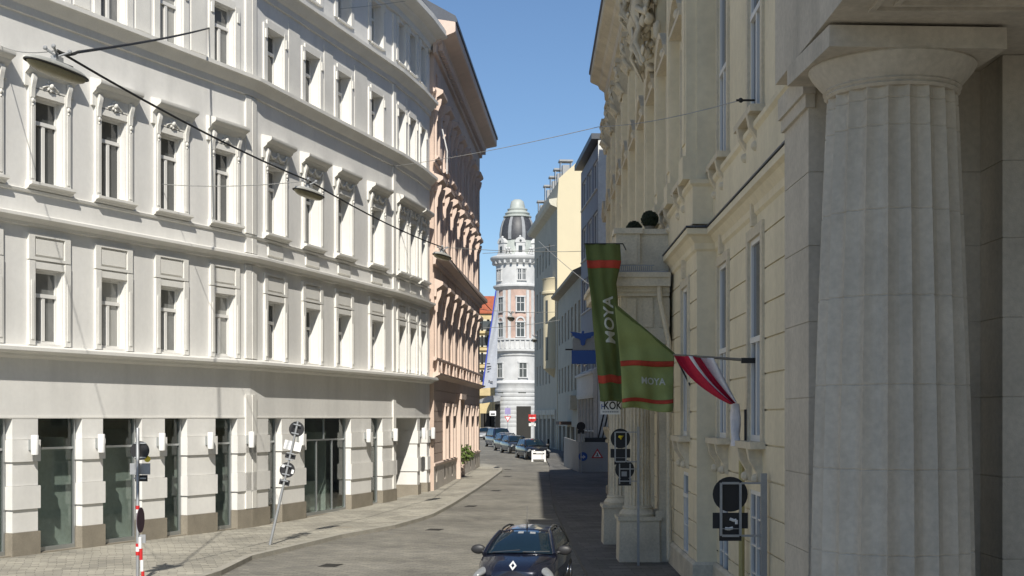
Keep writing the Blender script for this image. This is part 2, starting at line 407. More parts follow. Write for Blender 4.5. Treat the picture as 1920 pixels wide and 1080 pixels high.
def strip(name, left, right, up, m, thickk=0.):
    """raised pavement between two plan polylines resampled on the same stations"""
    def xat(P, y):
        for a, b in zip(P, P[1:]):
            if a[1] <= y <= b[1]: return a[0]+(b[0]-a[0])*(y-a[1])/(b[1]-a[1])
        return P[0][0] if y < P[0][1] else P[-1][0]
    ys = sorted({p[1] for p in left}|{p[1] for p in right}|{y for y in YS if max(left[0][1], right[0][1]) < y < min(left[-1][1], right[-1][1])})
    ys = [y for y in ys if max(left[0][1], right[0][1]) <= y <= min(left[-1][1], right[-1][1])]
    mb = MB()
    for a, b in zip(ys, ys[1:]):
        p = [(xat(left,a),a),(xat(right,a),a),(xat(right,b),b),(xat(left,b),b)]
        mb.quad(*[(x, y, gz(y)+up) for x, y in p])
        for q in ((0,3),(1,2)):
            u, v = p[q[0]], p[q[1]]
            mb.quad((*u, gz(u[1])+up), (*v, gz(v[1])+up), (*v, gz(v[1])-.03), (*u, gz(u[1])-.03))
    y0, y1 = ys[0], ys[-1]
    for y in (y0, y1): mb.quad((xat(left,y),y,gz(y)+up),(xat(right,y),y,gz(y)+up),(xat(right,y),y,gz(y)-.03),(xat(left,y),y,gz(y)-.03))
    return struct(mb.build(name, m))
KP = [(-11.5,0),(-9.4,16),(-7.7,27),(-6.9,32.9),(-6.84,36.5),(-6.17,39.3),(-5.27,43.1),(-3.95,46.9),(-2.95,52),(-2.45,57),(-1.75,66),(-1.2,75),(-.62,85.5),(-.62,89),(-1.1,92.2),(-1.9,94)]
LW = [(W0.x,W0.y-3),(W0.x,W0.y),(W1.x,W1.y),(W2.x,W2.y),(W2b.x,W2b.y),(W3.x,W3.y),(PK1.x,PK1.y),(PK1.x-.6,94)]
LWi = [(x-.3, y) for x, y in LW]
strip("pavement", LWi, [(x-.22, y) for x, y in KP], .12, "walk")
strip("kerb_stones", [(x-.22, y) for x, y in KP], KP, .125, "kerb")
# right pavement and kerb, street shade worked into their darker colours
RK = [(2.0,-30),(1.8,20),(1.72,40),(1.7,58),(1.95,70),(2.2,82),(2.5,92),(2.45,106),(1.9,122),(.9,140)]
RW = [(4.6,-30),(4.6,20),(4.4,30),(4.5,60),(6.5,66),(6.0,84),(5.2,98),(3.9,119),(2.3,140)]
strip("pavement_shade_toned", [(x+.2, y) for x, y in RK], [(x+.6, y) for x, y in RW], .10, "shadewalk")
strip("kerb_shade_toned", RK, [(x+.2, y) for x, y in RK], .105, "shadekerb")

# drain covers in the road
for i, (px, py, w, txt) in enumerate([(620,1060,.55,"dark iron drain cover nearest the viewer on the sunlit road"),(815,993,.6,"second dark iron drain cover up the road, left of the blue car"),
        (883,949,.5,"small dark drain cover up the road by the pavement bend"),(930,920,.5,"fourth dark drain cover up the road, near the pavement tip"),
        (952,893,.5,"faint dark drain cover nearest the pavement corner"),(952,880,.5,"farthest dark drain cover, before the parked cars")]):
    p = gp(px, py, .004); a = .25
    c = thing("drain_cover", p, txt, "drain cover", "drain covers along the road")
    fr = lambda s, d, z, p=p: Vector((p.x+s*math.cos(.2)+d*math.sin(.2), p.y-s*math.sin(.2)+d*math.cos(.2), p.z+z))
    MB().box(fr, -w*.42, w*.42, -.34, .34, -.02, .004).build("frame", "kerb" if False else "iron", c)
    mb = MB()
    for k in range(9): mb.box(fr, -w*.37, w*.37, -.30+k*.068, -.265+k*.068, .004, .012)
    mb.build("grate", "iron", c)
c = gp(640, 988, .124)
dc = MB().box(lambda s,d,z: Vector((c.x+s, c.y+d, c.z+z)), -.35, .35, -.2, .2, -.02, .004).build("drain_cover", "plinth")
tag(dc, "brown cover plate set in the left pavement before the wide shop window", "cover plate")

# ------------------------------------------------------------------ WHITE HOUSE (left)
wb = thing("white_house", (W1.x, W1.y, 0), "long white stucco house with a bending front and glazed shops below, left of the street", "building")
Z = lambda rel: H+rel
TOPW = Z(17.6)
path = [W0.xy, W1, W2, W2b, W3]
def lefts(fr, pxs, w): return [fr.s_at(p)+w/2 for p in pxs]
WA, WB_, WC = 1.05, 1.25, 1.0
cent = {id(fA): lefts(fA, (-215,-71,64,188,299,401), WA), id(fB): lefts(fB, (500,571,632,695), WB_), id(fC): [fC.s_at(743)+.62], id(fD): [fD.s_at(777)+.5, fD.s_at(795)+.45]}
cent[id(fC)] = [1.0, 2.75]; cent[id(fD)] = [1.55]
rows = [(1.98,3.95,'first'),(6.24,8.55,'second'),(11.3,13.25,'third'),(15.25,17.0,'fourth')]
secs = [(fA, -34, 0, WA), (fB, 0, lB, WB_), (fC, 0, lC, WC), (fD, 0, lD, WC)]
pillars = {id(fA): [(-60,-20),(22,70),(153,192),(265,308),(350,403),(444,470)], id(fB): [(470,502),(527,570),(657,695),(716,741)]}
mb = MB(); shop = []
for fr, a, b, w in secs:
    op = []
    for c in cent[id(fr)]:
        for z0, z1, nm in rows: op.append((c-w/2, c+w/2, Z(z0), Z(z1)))
    facade_wall(mb, fr, a, b, Z(0), TOPW, op, .26 if fr is fA else .40)
    if fr is fD: mb.quad(fr(b,0,-.4), fr(b,-8,-.4), fr(b,-8,TOPW), fr(b,0,TOPW))
    mb.quad(fr(a,0,Z(0)), fr(b,0,Z(0)), fr(b,-1.2,Z(0)), fr(a,-1.2,Z(0)))
wallo = mb.build("wall", "white", wb)
back = [(p.x, p.y) for p in (fA(-34,-.45,0), fA(0,-.45,0), fB(lB,-.45,0), fC(lC,-.45,0), fD(lD,-.45,0))]
inner = back + [(-16, 70), (-34, 40)]
solid(inner, Z(.02), TOPW, MB()).build("rear_wall", "inside", wb)
shopback = [(p.x, p.y) for p in (fA(-34,-3.2,0), fA(0,-3.2,0), fB(lB,-3.2,0), fC(lC,-1.7,0), fD(lD,-1.6,0))] + [(-16,70),(-34,40)]
solid(shopback, -.4, Z(0), MB()).build("shop_rear_wall", "shopwall", wb)
solid([(p.x, p.y) for p in (fA(-34,-.1,0), fA(0,-.1,0), fB(lB,-.1,0), fC(lC,-.1,0), fC(lC,-1.69,0), fB(lB,-3.19,0), fA(0,-3.19,0), fA(-34,-3.19,0))], -.4, .14).build("shop_floor", "shopwall", wb)
for fr, ss in ((fA, (-20.5,-15.2,-11.4,-7.8,-4.4)), (fB, (2.0, 8.2))):
    for k_, q_ in enumerate(ss):
        MB().box(fr, q_, q_+.08, -3.1, -.9, .14, Z(-.35)-.2*(k_ % 2)).build("partition", "shopwall", wb); MB().box(fr, q_-1.3, q_-.4, -2.6, -1.9, .14, .62).build("counter", "inside", wb)
solid(back[:1]+[(fA(-34,.8,0).x, fA(-34,.8,0).y)]+[(p.x,p.y) for p in (fA(0,.8,0),fB(lB,.75,0),fC(lC,.7,0),fD(lD,.7,0))]+[(-16,70),(-34,40)], Z(18.05), Z(18.2)).build("roof", "roofm", wb)
# cornices and ledges
def cornice(name, z, prof, m="trim", p=path): return MB().sweep(p, 1, [(d, Z(z+q)) for d, q in prof]).build(name, m, wb)
cornice("ledge", 1.62, [(0,-.06),(.18,0),(.2,.06),(.40,.10),(.44,.13),(.44,.22),(.40,.24),(0,.30)])
cornice("string_course", 5.06, [(0,0),(.08,.02),(.10,.10),(.26,.18),(.30,.2),(.30,.28),(.12,.34),(0,.36)])
cornice("string_course", 5.95, [(0,0),(.05,.02),(.07,.08),(0,.11)])
cornice("string_course", 10.62, [(0,0),(.07,.02),(.08,.22),(.16,.28),(.34,.46),(.40,.48),(.40,.6),(.14,.68),(0,.7)])
cornice("string_course", 14.1, [(0,0),(.07,.02),(.08,.22),(.16,.28),(.34,.5),(.42,.52),(.42,.66),(.14,.74),(0,.76)])
cornice("eaves_cornice", 17.1, [(0,0),(.12,.05),(.14,.3),(.35,.42),(.40,.5),(.8,.62),(.86,.66),(.86,.9),(0,.95)])
cornice("fascia_line", -.02, [(0,0),(.03,0),(.03,.05),(0,.05)])
# pilaster strips at the bends
for fr, s in ((fA, -.18), (fB, .18), (fB, lB-.14)):
    mb = MB()
    for z0, z1 in ((-3.0,0.75),(1.95,5.04),(5.44,5.93),(6.08,10.6),(11.34,14.08),(14.88,17.08)):
        mb.box(fr, s-.15, s+.15, 0, .07, Z(z0), Z(z1))
    mb.build("pilaster_strip", "trim", wb)
# ornaments: window surround pieces as local shapes
def swag(mb, w, z, y):
    for k in range(2):
        pts = [(x0, y+.03, z-.16*math.sin(math.pi*t)) for t in [i/8 for i in range(9)] for x0 in [(-w/2+w/2*k)+w/2*t]]
        mb.tube(pts, [.025+.03*math.sin(math.pi*i/8) for i in range(9)], 6)
    for x in (-w/2, 0, w/2): mb.ball((x, y+.04, z+.02), .06, 8, 5)
def surround(w, h, hood, ornate):
    t = MB(); o = w/2
    for sg in (-1, 1):
        t.box(L, sg*(o+.15)-.11, sg*(o+.15)+.11, 0, .085, -.05, h+.22)
        t.box(L, sg*(o+.15)-.05, sg*(o+.15)+.05, .085, .105, .1, h-.3)
    t.box(L, -o-.04, o+.04, 0, .06, h+.02, h+.20)
    hd = None
    if hood:
        hd = MB(); z = h+.22
        hd.prism(lambda s,d,zz: L(s,d,zz), [(0,z+.0),(.07,z),(.07,z+.32),(.20,z+.42),(.22,z+.48),(.36,z+.56),(.38,z+.6),(.38,z+.68),(0,z+.78)], -o-.40, o+.40)
        for sg in (-1, 1):
            x = sg*(o+.15)
            hd.prism(lambda s,d,zz: L(s,d,zz), [(.085,z-.30),(.11,z-.28),(.12,z-.05),(.16,z+.10),(.19,z+.22),(.17,z+.32),(.085,z+.32)], x-.07, x+.07)
            hd.ball((x, .105, z-.36), .05, 8, 5, (.9,.7,1.3)); hd.ball((x, .10, z-.48), .03, 8, 5)
        if ornate: swag(hd, w+.05, z+.24, .09)
        else:
            hd.ball((0, .10, z+.14), .085, 10, 6)
            for k in range(8): hd.ball((.12*math.cos(k*math.pi/4), .09, z+.14+.12*math.sin(k*math.pi/4)), .045, 6, 4)
            hd.tube([(-.3,.08,z+.05),(-.16,.09,z+.12),(.16,.09,z+.12),(.3,.08,z+.05)], .03, 6)
    return t, hd
def sill(w, deep=.24, drop=.1):
    s = MB(); s.prism(L, [(0,-.20),(.10,-.16),(.14,-.10),(deep,-.07),(deep,0),(0,.02)], -w/2-.32, w/2+.32)
    return s
for fr, a, b, w in secs:
    A = {}
    A['first'] = window_assets('', w, 1.97, .66); A['second'] = window_assets('', w, 2.31, .72); A['third'] = window_assets('', w, 1.95, .66); A['fourth'] = window_assets('', w, 1.75, .66)
    t2, h2 = surround(w, 2.31, True, fr is not fA); T2, H2 = asset(t2, "surround", "trim"), asset(h2, "hood", "trim", 40)
    t1 = surround(w, 1.97, False, False)[0]; o = w/2
    t1.box(L, -o-.26, o+.26, 0, .075, 2.22, 2.30); t1.box(L, -o-.26, o+.26, 0, .075, 2.84, 2.92)
    for sg in (-1, 1): t1.box(L, sg*(o+.15)-.11, sg*(o+.15)+.11, 0, .075, 2.30, 2.84)
    t1.box(L, -o+.02, o-.02, 0, .05, 2.36, 2.78)
    T1 = asset(t1, "surround", "trim")
    t3 = MB()
    for sg in (-1, 1): t3.box(L, sg*(o+.17)-.13, sg*(o+.17)+.13, 0, .06, -.02, 2.05); t3.box(L, sg*(o+.17)-.06, sg*(o+.17)+.06, .06, .1, 1.55, 1.85)
    t3.box(L, -o-.04, o+.04, 0, .05, 1.95, 2.2)
    T3 = asset(t3, "surround", "trim")
    S2 = asset(sill(w), "sill", "trim"); S1 = asset(MB().box(L, -o-.03, o+.03, -.05, .09, -.06, 0), "sill", "trim")
    pan = asset(MB().prism(L, [(0,0),(.05,.03),(.05,.39),(0,.42)], -o+.05, o-.05), "apron_panel", "trim")
    stud = asset(MB().frustum(L, (0,.3), .10, .05, 0, .02, .02, .10), "stud", "trim")
    for c in cent[id(fr)]:
        for z0, z1, nm in rows:
            wd_ = add_window(A[nm], fr, c, -.20 if fr is fA else -.34, Z(z0), wb, True)
            m0 = fr.mat(c, 0, Z(z0))
            inst({'first': T1, 'second': T2, 'third': T3, 'fourth': T3}[nm], "surround", m0, wd_)
            if nm == 'second':
                inst(H2, "hood", m0, wd_); inst(S2, "sill", fr.mat(c, .0, Z(z0)), wd_)
                if fr is not fA: inst(pan, "apron_panel", fr.mat(c, 0, Z(5.5)), wd_)
            elif nm != 'first': inst(S1, "sill", m0, wd_)
# wall fields between the third floor windows
for fr, a, b, w in secs:
    cs = cent[id(fr)]
    for u, v in zip(cs, cs[1:]):
        MB().box(fr, u+w/2+.45, v-w/2-.45, 0, .03, Z(11.4), Z(13.9)).build("wall_panel", "trim", wb)
# shop storey: pillars, windows
def pillar(fr, s0, s1, dp=.3):
    mb = MB()
    for z0, z1, e in ((0,-.58,0),(-.58,-1.17,.05),(-1.17,-1.8,0),(-1.8,-2.42,.05),(-2.42,-3.02,0)):
        mb.box(fr, s0-e, s1+e, -dp, .02+e, Z(z1)+.008, Z(z0)-(.0 if z0 == 0 else .008))
    mb.box(fr, s0+.01, s1-.01, -dp+.01, .008, Z(-3.02), Z(0))
    p = mb.build("pillar", "white", wb)
    MB().box(fr, s0-.05, s1+.05, -dp-.02, .07, -.4, Z(-3.02)).build("pillar_base", "plinth", p)
    return p
def wall_lamp(fr, s, txt):
    m = fr.mat(s, .07, Z(-.98))
    t = thing("wall_lamp", m.translation, txt, "wall lamp", "white cylinder lamps on the shop pillars")
    x = MB().lathe((0,.17,0), [(.0,0),(.095,0),(.1,.02),(.1,.5),(.09,.52),(0,.52)], 18); me = asset(x, "lamp_shade", "signwhite", 40); inst(me, "lamp_shade", m, t)
    y = MB().box(L, -.05, .05, 0, .09, .12, .4); inst(asset(y, "wall_bracket", "steel"), "wall_bracket", m, t)
sec_p = {}
lampnames = ["white wall lamp on the shop pillar cut by the left edge", "white wall lamp on the far left shop pillar", "white wall lamp on the second shop pillar, left of the near signpost", "white wall lamp just right of the near signpost",
   "white wall lamp on the fourth shop pillar", "white wall lamp on the pillar with the vertical seam", None, "white wall lamp behind the leaning signpost", "white wall lamp right of the wide shop window", "white wall lamp left of the dark entrance"]
k = 0
for fr in (fA, fB):
    ps = [(fr.s_at(a), fr.s_at(b)) for a, b in pillars[id(fr)]]; sec_p[id(fr)] = ps
    for s0, s1 in ps:
        pillar(fr, s0, s1)
        if k > 0 and lampnames[k]: wall_lamp(fr, s0+(s1-s0)*.62, lampnames[k])
        k += 1
# pillars round the far bend
for fr, s0, s1, txt in ((fD, .35, .9, "white wall lamp right of the dark entrance"), (fD, 2.35, 2.9, "white wall lamp at the far end of the white house")):
    pillar(fr, s0, s1, 1.4 if s0 < 1 else .5); wall_lamp(fr, (s0+s1)/2+.1, txt)
MB().box(fD, .9, 2.35, -.5, -.45, -.4, Z(0)).build("door", "inside", wb)
e = MB(); e.box(fC, .0, lC+.35, -1.58, -1.5, -.4, Z(0)).build("door", "inside", wb)
def shop_window(fr, s0, s1, mull=(), tr=True):
    f = MB(); b = .05
    for a in (s0+.02, s1-.07): f.box(fr, a, a+b, -.27, -.17, gz(50)+.1, Z(0)-.01)
    f.box(fr, s0+.07, s1-.07, -.27, -.17, .12, .26); f.box(fr, s0+.07, s1-.07, -.27, -.19, Z(-.86), Z(-.80))
    for q in mull:
        s = s0+(s1-s0)*q[0]; f.box(fr, s-.02, s+.02, -.27, -.19, .26 if q[1] else Z(-.8), Z(-.86) if q[1] else Z(-.01))
    w = f.build("shop_window", "steel", wb)
    if fr is fA: MB().box(fr, s0+.3, s1+.85, -.92, -.88, .16, 2.9).build("display_panel", "shopwall", w)
    else: MB().box(fr, s0+.9, s1+.9, -1.3, -1.26, .16, 1.3).build("display_panel", "shopwall", w)
    MB().box(fr, s0+.05, s1-.05, -.235, -.225, .2, Z(-.02)).build("pane", "shopglass", w)
    MB().box(fr, s0-.02, s1+.02, -.45, .02, -.4, .15).build("sill", "plinth", w)
    
for fr in (fA, fB):
    ps = sec_p[id(fr)]
    for (a0, a1), (b0, b1) in zip(ps, ps[1:]):
        if b0-a1 < .3: continue
        wide = b0-a1 > 3.2 and fr is fB
        shop_window(fr, a1+.05, b0-.05, ((.36,True),(.70,True),(.52,False)) if wide else ())

# ------------------------------------------------------------------ SALMON HOUSE
pk = thing("salmon_house", (PK0.x, PK0.y, gz(70)), "salmon pink house with deep roof eaves and hooded windows, beyond the white house", "building")
PC = [.95+3.63*i for i in range(7)]; PC = [1.1+3.62*i for i in range(7)]
prow = [(2.85,5.6),(7.95,10.55),(12.3,14.6)]
opens = []
for c in PC:
    for a, b in prow: opens.append((c-.55, c+.55, Z(a), Z(b)))
    opens.append((c-.35, c+.35, Z(15.75), Z(16.35)))
gops = [(c-.6, c+.6, Z(-1.9), Z(.35)) for i, c in enumerate(PC) if i not in (0, 3)] + [(c-.22, c+.22, gz(80)+.35, gz(80)+1.0) for i, c in enumerate(PC) if i != 3]
door = (PC[3]-.9, PC[3]+.9, gz(78)+.1, Z(.9))
mb = facade_wall(MB(), fP, 0, PKL, Z(-2.2), Z(17.3), opens+[o for o in gops if o[2] > Z(-2.2)]+[(door[0],door[1],Z(-2.2),door[3])], .28, grooves=[Z(v) for v in (-1.7,-1.2,-.7,-.2,.3,.8,1.3)])
mb.quad(fP(0,0,-.3), fP(0,-9,-.3), fP(0,-9,Z(17.3)), fP(0,0,Z(17.3)))
mb.build("wall", "pink", pk)
mb = facade_wall(MB(), fP, 0, PKL, -.3, Z(-2.2), [o for o in gops if o[2] < Z(-2.3)]+[(door[0],door[1],door[2],Z(-2.2))], .3)
mb.build("base_wall", "pinkbase", pk)
q = [fP(0,-.32,0), fP(PKL-.3,-.32,0), fP(PKL-.3,-14,0), fP(0,-14,0)]
solid([(p.x,p.y) for p in q], -.3, Z(17.3)).build("rear_wall", "inside", pk)
q = [fP(PKL-.28,0,0), fP(PKL,0,0), fP(PKL,-14,0), fP(PKL-.28,-14,0)]
solid([(p.x,p.y) for p in q], -.3, Z(17.3)).build("end_wall", "pink", pk)
pp = [fP(-.4,0,0).xy, fP(PKL,0,0).xy, fP(PKL,-14,0).xy]
def pcor(name, z, prof, m="pinktrim", p=pp): return MB().sweep(p, 1, [(d, Z(z+q)) for d, q in prof]).build(name, m, pk)
pcor("eaves_cornice", 17.0, [(0,0),(.15,.04),(.18,.45),(.38,.6),(.42,.72),(1.0,.95),(1.05,1.0),(1.05,1.4),(1.0,1.45),(0,1.6)])
MB().sweep(pp, 1, [(0,Z(18.602)),(1.07,Z(18.42)),(1.12,Z(18.42)),(1.12,Z(18.58)),(1.05,Z(18.72)),(-3,Z(21))]).build("roof", "roofm", pk)
DEN = asset(MB().box(L, -.1, .1, .19, .40, 0, .36), "dentil", "pinktrim")
for k in range(58): inst(DEN, "dentil", fP.mat(.2+k*.45, 0, Z(17.22)), pk)
pcor("string_course", 15.2, [(0,0),(.1,.03),(.12,.14),(0,.2)])
pcor("string_course", 11.9, [(0,0),(.08,.02),(.10,.12),(0,.18)])
pcor("string_course", 7.15, [(0,0),(.12,.03),(.15,.25),(.42,.38),(.48,.42),(.48,.6),(.15,.68),(0,.7)])
pcor("string_course", 2.66, [(0,0),(.14,.02),(.18,.1),(.18,.16),(0,.2)])
pcor("string_course", 1.95, [(0,-.1),(.18,0),(.32,.06),(.35,.14),(0,.18)])
pcor("plinth_course", -2.24, [(0,-.06),(.05,-.02),(.06,.06),(0,.12)], p=[fP(0,0,0).xy, fP(door[0]-.12,0,0).xy])
pcor("plinth_course", -2.24, [(0,-.06),(.05,-.02),(.06,.06),(0,.12)], p=[fP(door[1]+.12,0,0).xy, fP(PKL,0,0).xy, fP(PKL,-14,0).xy])
PWs = [window_assets('', 1.1, b-a, .68) for a, b in prow]
def phood(w, h):
    t = MB(); o = w/2
    for sg in (-1, 1): t.box(L, sg*(o+.14)-.14, sg*(o+.14)+.14, 0, .10, -.02, h+.1)
    t.box(L, -o, o, 0, .07, h+.02, h+.1)
    hd = MB(); z = h+.1
    hd.prism(L, [(0,z),(.1,z),(.12,z+.35),(.28,z+.45),(.42,z+.55),(.42,z+.68),(0,z+.85)], -o-.45, o+.45)
    for sg in (-1, 1):
        x = sg*(o+.16); hd.prism(L, [(.1,z-.75),(.14,z-.7),(.16,z-.3),(.3,z+.05),(.34,z+.3),(.12,z+.35),(.1,z+.35)], x-.11, x+.11)
    return asset(t, "surround", "pinktrim"), asset(hd, "hood", "pinktrim")
PH = [phood(1.1, b-a) for a, b in prow]
bal = MB()
for k in range(-1, 2):
    bal.lathe((k*.36, .08, 0), [(.05,0),(.10,.05),(.11,.2),(.06,.42),(.08,.56)], 8)
bal = asset(bal, "baluster_panel", "pinktrim", 40)
piers = asset(MB().box(L, -.16, .16, 0, .2, 0, .56), "pedestal", "pinktrim")
ped = asset(MB().prism(L, [(0,-.16),(.12,-.12),(.2,-.04),(.2,.02),(0,.05)], -.9, .9), "sill", "pinktrim")
for c in PC:
    for i, (a, b) in enumerate(prow):
        w = add_window(PWs[i], fP, c, -.2, Z(a), pk)
        m0 = fP.mat(c, 0, Z(a)); inst(PH[i][0], "surround", m0, w); inst(PH[i][1], "hood", m0, w)
        if i > 0: inst(ped, "sill", m0, w)
        else:
            inst(bal, "baluster_panel", fP.mat(c, 0, Z(2.1)), w)
            for sg in (-1, 1): inst(piers, "pedestal", fP.mat(c+sg*.75, 0, Z(2.1)), w)
    MB().box(fP, c-.34, c+.34, -.2, -.18, Z(15.76), Z(16.34)).build("attic_window", "glass", pk)
for i, c in enumerate(PC):
    u = c+1.81
    if i < 6: MB().box(fP, u-.35, u+.35, 0, .06, Z(12.1), Z(15.18)).build("pilaster_strip", "pinktrim", pk); MB().box(fP, u-.3, u+.3, 0, .05, Z(7.9), Z(11.85)).build("pilaster_strip", "pinktrim", pk); MB().box(fP, u-.3, u+.3, 0, .05, Z(2.9), Z(7.1)).build("pilaster_strip", "pinktrim", pk)
    if i not in (0, 3):
        w = MB().box(fP, c-.58, c+.58, -.24, -.2, Z(-1.88), Z(.33)).build("ground_window", "glass", pk)
        mb = MB()
        for sg in (-1, 1): mb.box(fP, c+sg*.75-.13, c+sg*.75+.13, .0, .14, Z(-2.1), Z(.55))
        mb.box(fP, c-.88, c+.88, .0, .16, Z(.56), Z(.72)); mb.box(fP, c-.02, c+.02, -.2, -.16, Z(-1.88), Z(.33)); mb.prism(fP, [(.0,Z(.05)),(.2,Z(.1)),(.24,Z(.55)),(.0,Z(.55))], c-.12, c+.12)
        mb.build("surround", "pinktrim", w)
    if i != 3: MB().box(fP, c-.21, c+.21, -.28, -.26, gz(80)+.36, gz(80)+1.0).build("cellar_window", "brassdark", pk)
MB().box(fP, door[0], door[1], -.29, -.24, gz(78), door[3]).build("door", "inside", pk)
mb = MB()
for sg in (door[0]-.2, door[1]+.2): mb.box(fP, sg-.2, sg+.2, 0, .22, gz(78)+.1, Z(1.0))
mb.box(fP, door[0]-.45, door[1]+.45, 0, .3, Z(1.0), Z(1.3))
mb.build("door_surround", "pinktrim", pk)
MB().tube([fP(.4,.35,Z(13.6)), fP(.7,.55,Z(12.6)), fP(1.0,.5,Z(11.6))], .035, 6).build("flag_rod", "signwhite", pk)
# plant beside the doorway
pb = fP(PC[3]-.6, .38, H-2.25)
pl = thing("potted_shrub", pb+Vector((0,0,-.3)), "bright green bushy plant on the base ledge beside the salmon house's doorway", "plant")
mb = MB(); rr = random.Random(3)
for k in range(260):
    u = Vector((rr.gauss(0,1), rr.gauss(0,1), rr.gauss(0,1))).normalized()*rr.uniform(.25,.55); c = pb+u+Vector((0,0,.25)); a = Vector((rr.gauss(0,1), rr.gauss(0,1), rr.gauss(0,1))).normalized()*.11; b = a.cross(u).normalized()*.06
    mb.quad(c-a, c+b, c+a, c-b)
mb.build("foliage", "leaf", pl)
MB().lathe(pb+Vector((0,0,-.32)), [(.14,0),(.2,.3),(.18,.32)], 12).build("pot", "plinth", pl)

# ------------------------------------------------------------------ PALACE (right)
pa = thing("palace", (4.2, 35, 0), "pale yellow baroque palace with columned porch and balcony on the shaded right side", "building")
f1 = Fr(4.0, 0, .77, -1); f2 = Fr(3.57, 0, .77, -1)
YJ = 29.8; YE = 64.0; PT = Z(15.2)
win1 = (24.6, 28.75)
w1w = 1.35
op = []
for y in win1: op += [(y-w1w/2, y+w1w/2, Z(-.42), Z(3.2)), (y-w1w/2, y+w1w/2, Z(5.35), Z(9.1)), (y-w1w/2, y+w1w/2, Z(11.2), Z(13.6)), (y-w1w/2, y+w1w/2, .45, Z(-1.3))]
GR = [Z(v) for v in (3.17,2.55,1.95,1.35,.75,.13,-.47,-1.07,-1.67,-2.27,-2.85)]
mb = facade_wall(MB(), f1, 20.46, YJ, -.3, PT, op, .07, GR)
mb.quad(f1(YJ,0,-.3), f2(YJ,0,-.3), f2(YJ,0,PT), f1(YJ,0,PT))
bays = [32.3+3.4*i if False else 31.9+3.4*i for i in range(10)]
op2 = []
for i, y in enumerate(bays):
    op2 += [(y-.65, y+.65, Z(5.35), Z(8.6)), (y-.55, y+.55, Z(10.6), Z(12.4))]
    if i not in (1, 2): op2 += [(y-.62, y+.62, Z(-.42), Z(3.0)), (y-.5, y+.5, .6, Z(-1.25))]
op2.append((36.4, 39.2, .1, Z(1.2)))
facade_wall(mb, f2, YJ, YE, -.3, PT, op2, .07, GR)
mb.quad(f2(YE,0,-.3), f2(YE,-9,-.3), f2(YE,-9,PT), f2(YE,0,PT))
mb.build("wall", "palace", pa)
q = [f1(20.46,-.12,0), f1(YJ,-.12,0), f2(YJ+.3,-.12,0), f2(YE-.1,-.12,0), f2(YE-.1,-11,0), f1(20.46,-11,0)]
solid([(p.x,p.y) for p in q], -.3, PT).build("rear_wall", "inside", pa)
# main mouldings
p12 = [f1(20.46,0,0).xy, f1(YJ,0,0).xy, f2(YJ,0,0).xy, f2(34.9,0,0).xy]
p13 = [f2(41.0,0,0).xy, f2(YE,0,0).xy]
def mould(name, z, prof, p, m="palace", par=pa): return MB().sweep(p, -1, [(d, Z(z+q)) for d, q in prof]).build(name, m, par)
for p in (p12, p13):
    mould("string_course", 3.62, [(0,-.05),(.05,0),(.06,.12),(.16,.26),(.24,.3),(.24,.42),(0,.46)], p)
    mould("cornice_flashing", 4.09, [(0,0),(.26,-.03),(.26,.0),(0,.05)], p, "roofm")
    mould("plinth_course", -3.1, [(0,-.9),(.1,-.9),(.1,-.06),(.04,0),(0,0)], p, "pgrey")
pf = [f1(20.46,0,0).xy, f1(YJ,0,0).xy, f2(YJ,0,0).xy, f2(YE,0,0).xy]
mould("pedestal_course", 4.15, [(0,0),(.10,0),(.10,.8),(.16,.86),(.16,.95),(0,.98)], pf)
mould("architrave", 13.1, [(0,0),(.1,.02),(.12,.3),(.2,.36),(.2,.42),(0,.44)], pf, "ptrim")
mould("eaves_cornice", 14.6, [(0,0),(.15,.04),(.18,.4),(.4,.55),(.46,.7),(.78,.85),(.82,.9),(.82,1.2),(0,1.3)], pf, "ptrim")
mould("roof", 15.9, [(0,.0),(.84,-.09),(.88,-.06),(.88,.06),(.8,.12),(-4,3.2),(-4,0)], pf, "roofm")
# windows of the first stretch
PG = window_assets('', w1w, 3.62, .5, True, .09, 0, 'skyglass'); PU = window_assets('', w1w, 3.75, .5, True, .09, 0, 'skyglass'); PA_ = window_assets('', w1w, 2.4, .6, True, .09, 0, 'skyglass')
PB = window_assets('', w1w, Z(-1.3)-.45, 0, True, .08, 3, 'skyglass')
def console(mb, x, z):
    mb.prism(L, [(0,z-.62),(.06,z-.6),(.10,z-.4),(.22,z-.2),(.26,z),(0,z)], x-.1, x+.1); mb.ball((x,.1,z-.52), .09, 8, 5)
def pal_trim(w, h, sillz=True, hood=None):
    t = MB(); o = w/2
    for sg in (-1, 1): t.box(L, sg*(o+.11)-.10, sg*(o+.11)+.10, 0, .05, -.0, h+.19)
    t.box(L, -o-.008, o+.008, 0, .05, h+.0, h+.19); t.box(L, -.09, .09, 0, .10, h+.19, h+.62)
    if sillz:
        t.box(L, -o-.3, o+.3, 0, .26, -.12, -.0)
        console(t, -o+.1, -.12); console(t, o-.1, -.12)
    return t
T = asset(pal_trim(w1w, 3.62), "surround", "ptrim"); TU = asset(pal_trim(w1w, 3.75), "surround", "ptrim")
for y in win1:
    w = add_window(PG, f1, y, -.03, Z(-.42), pa); inst(T, "surround", f1.mat(y, 0, Z(-.42)), w)
    w = add_window(PU, f1, y, -.03, Z(5.35), pa); inst(TU, "surround", f1.mat(y, 0, Z(5.35)), w)
    w = add_window(PA_, f1, y, -.03, Z(11.2), pa)
    w = add_window(PB, f1, y, -.03, .45, pa)
    MB().box(f1, y-w1w/2-.1, y+w1w/2+.1, .0, .04, Z(4.4), Z(4.9)).build("apron_panel", "ptrim", pa)
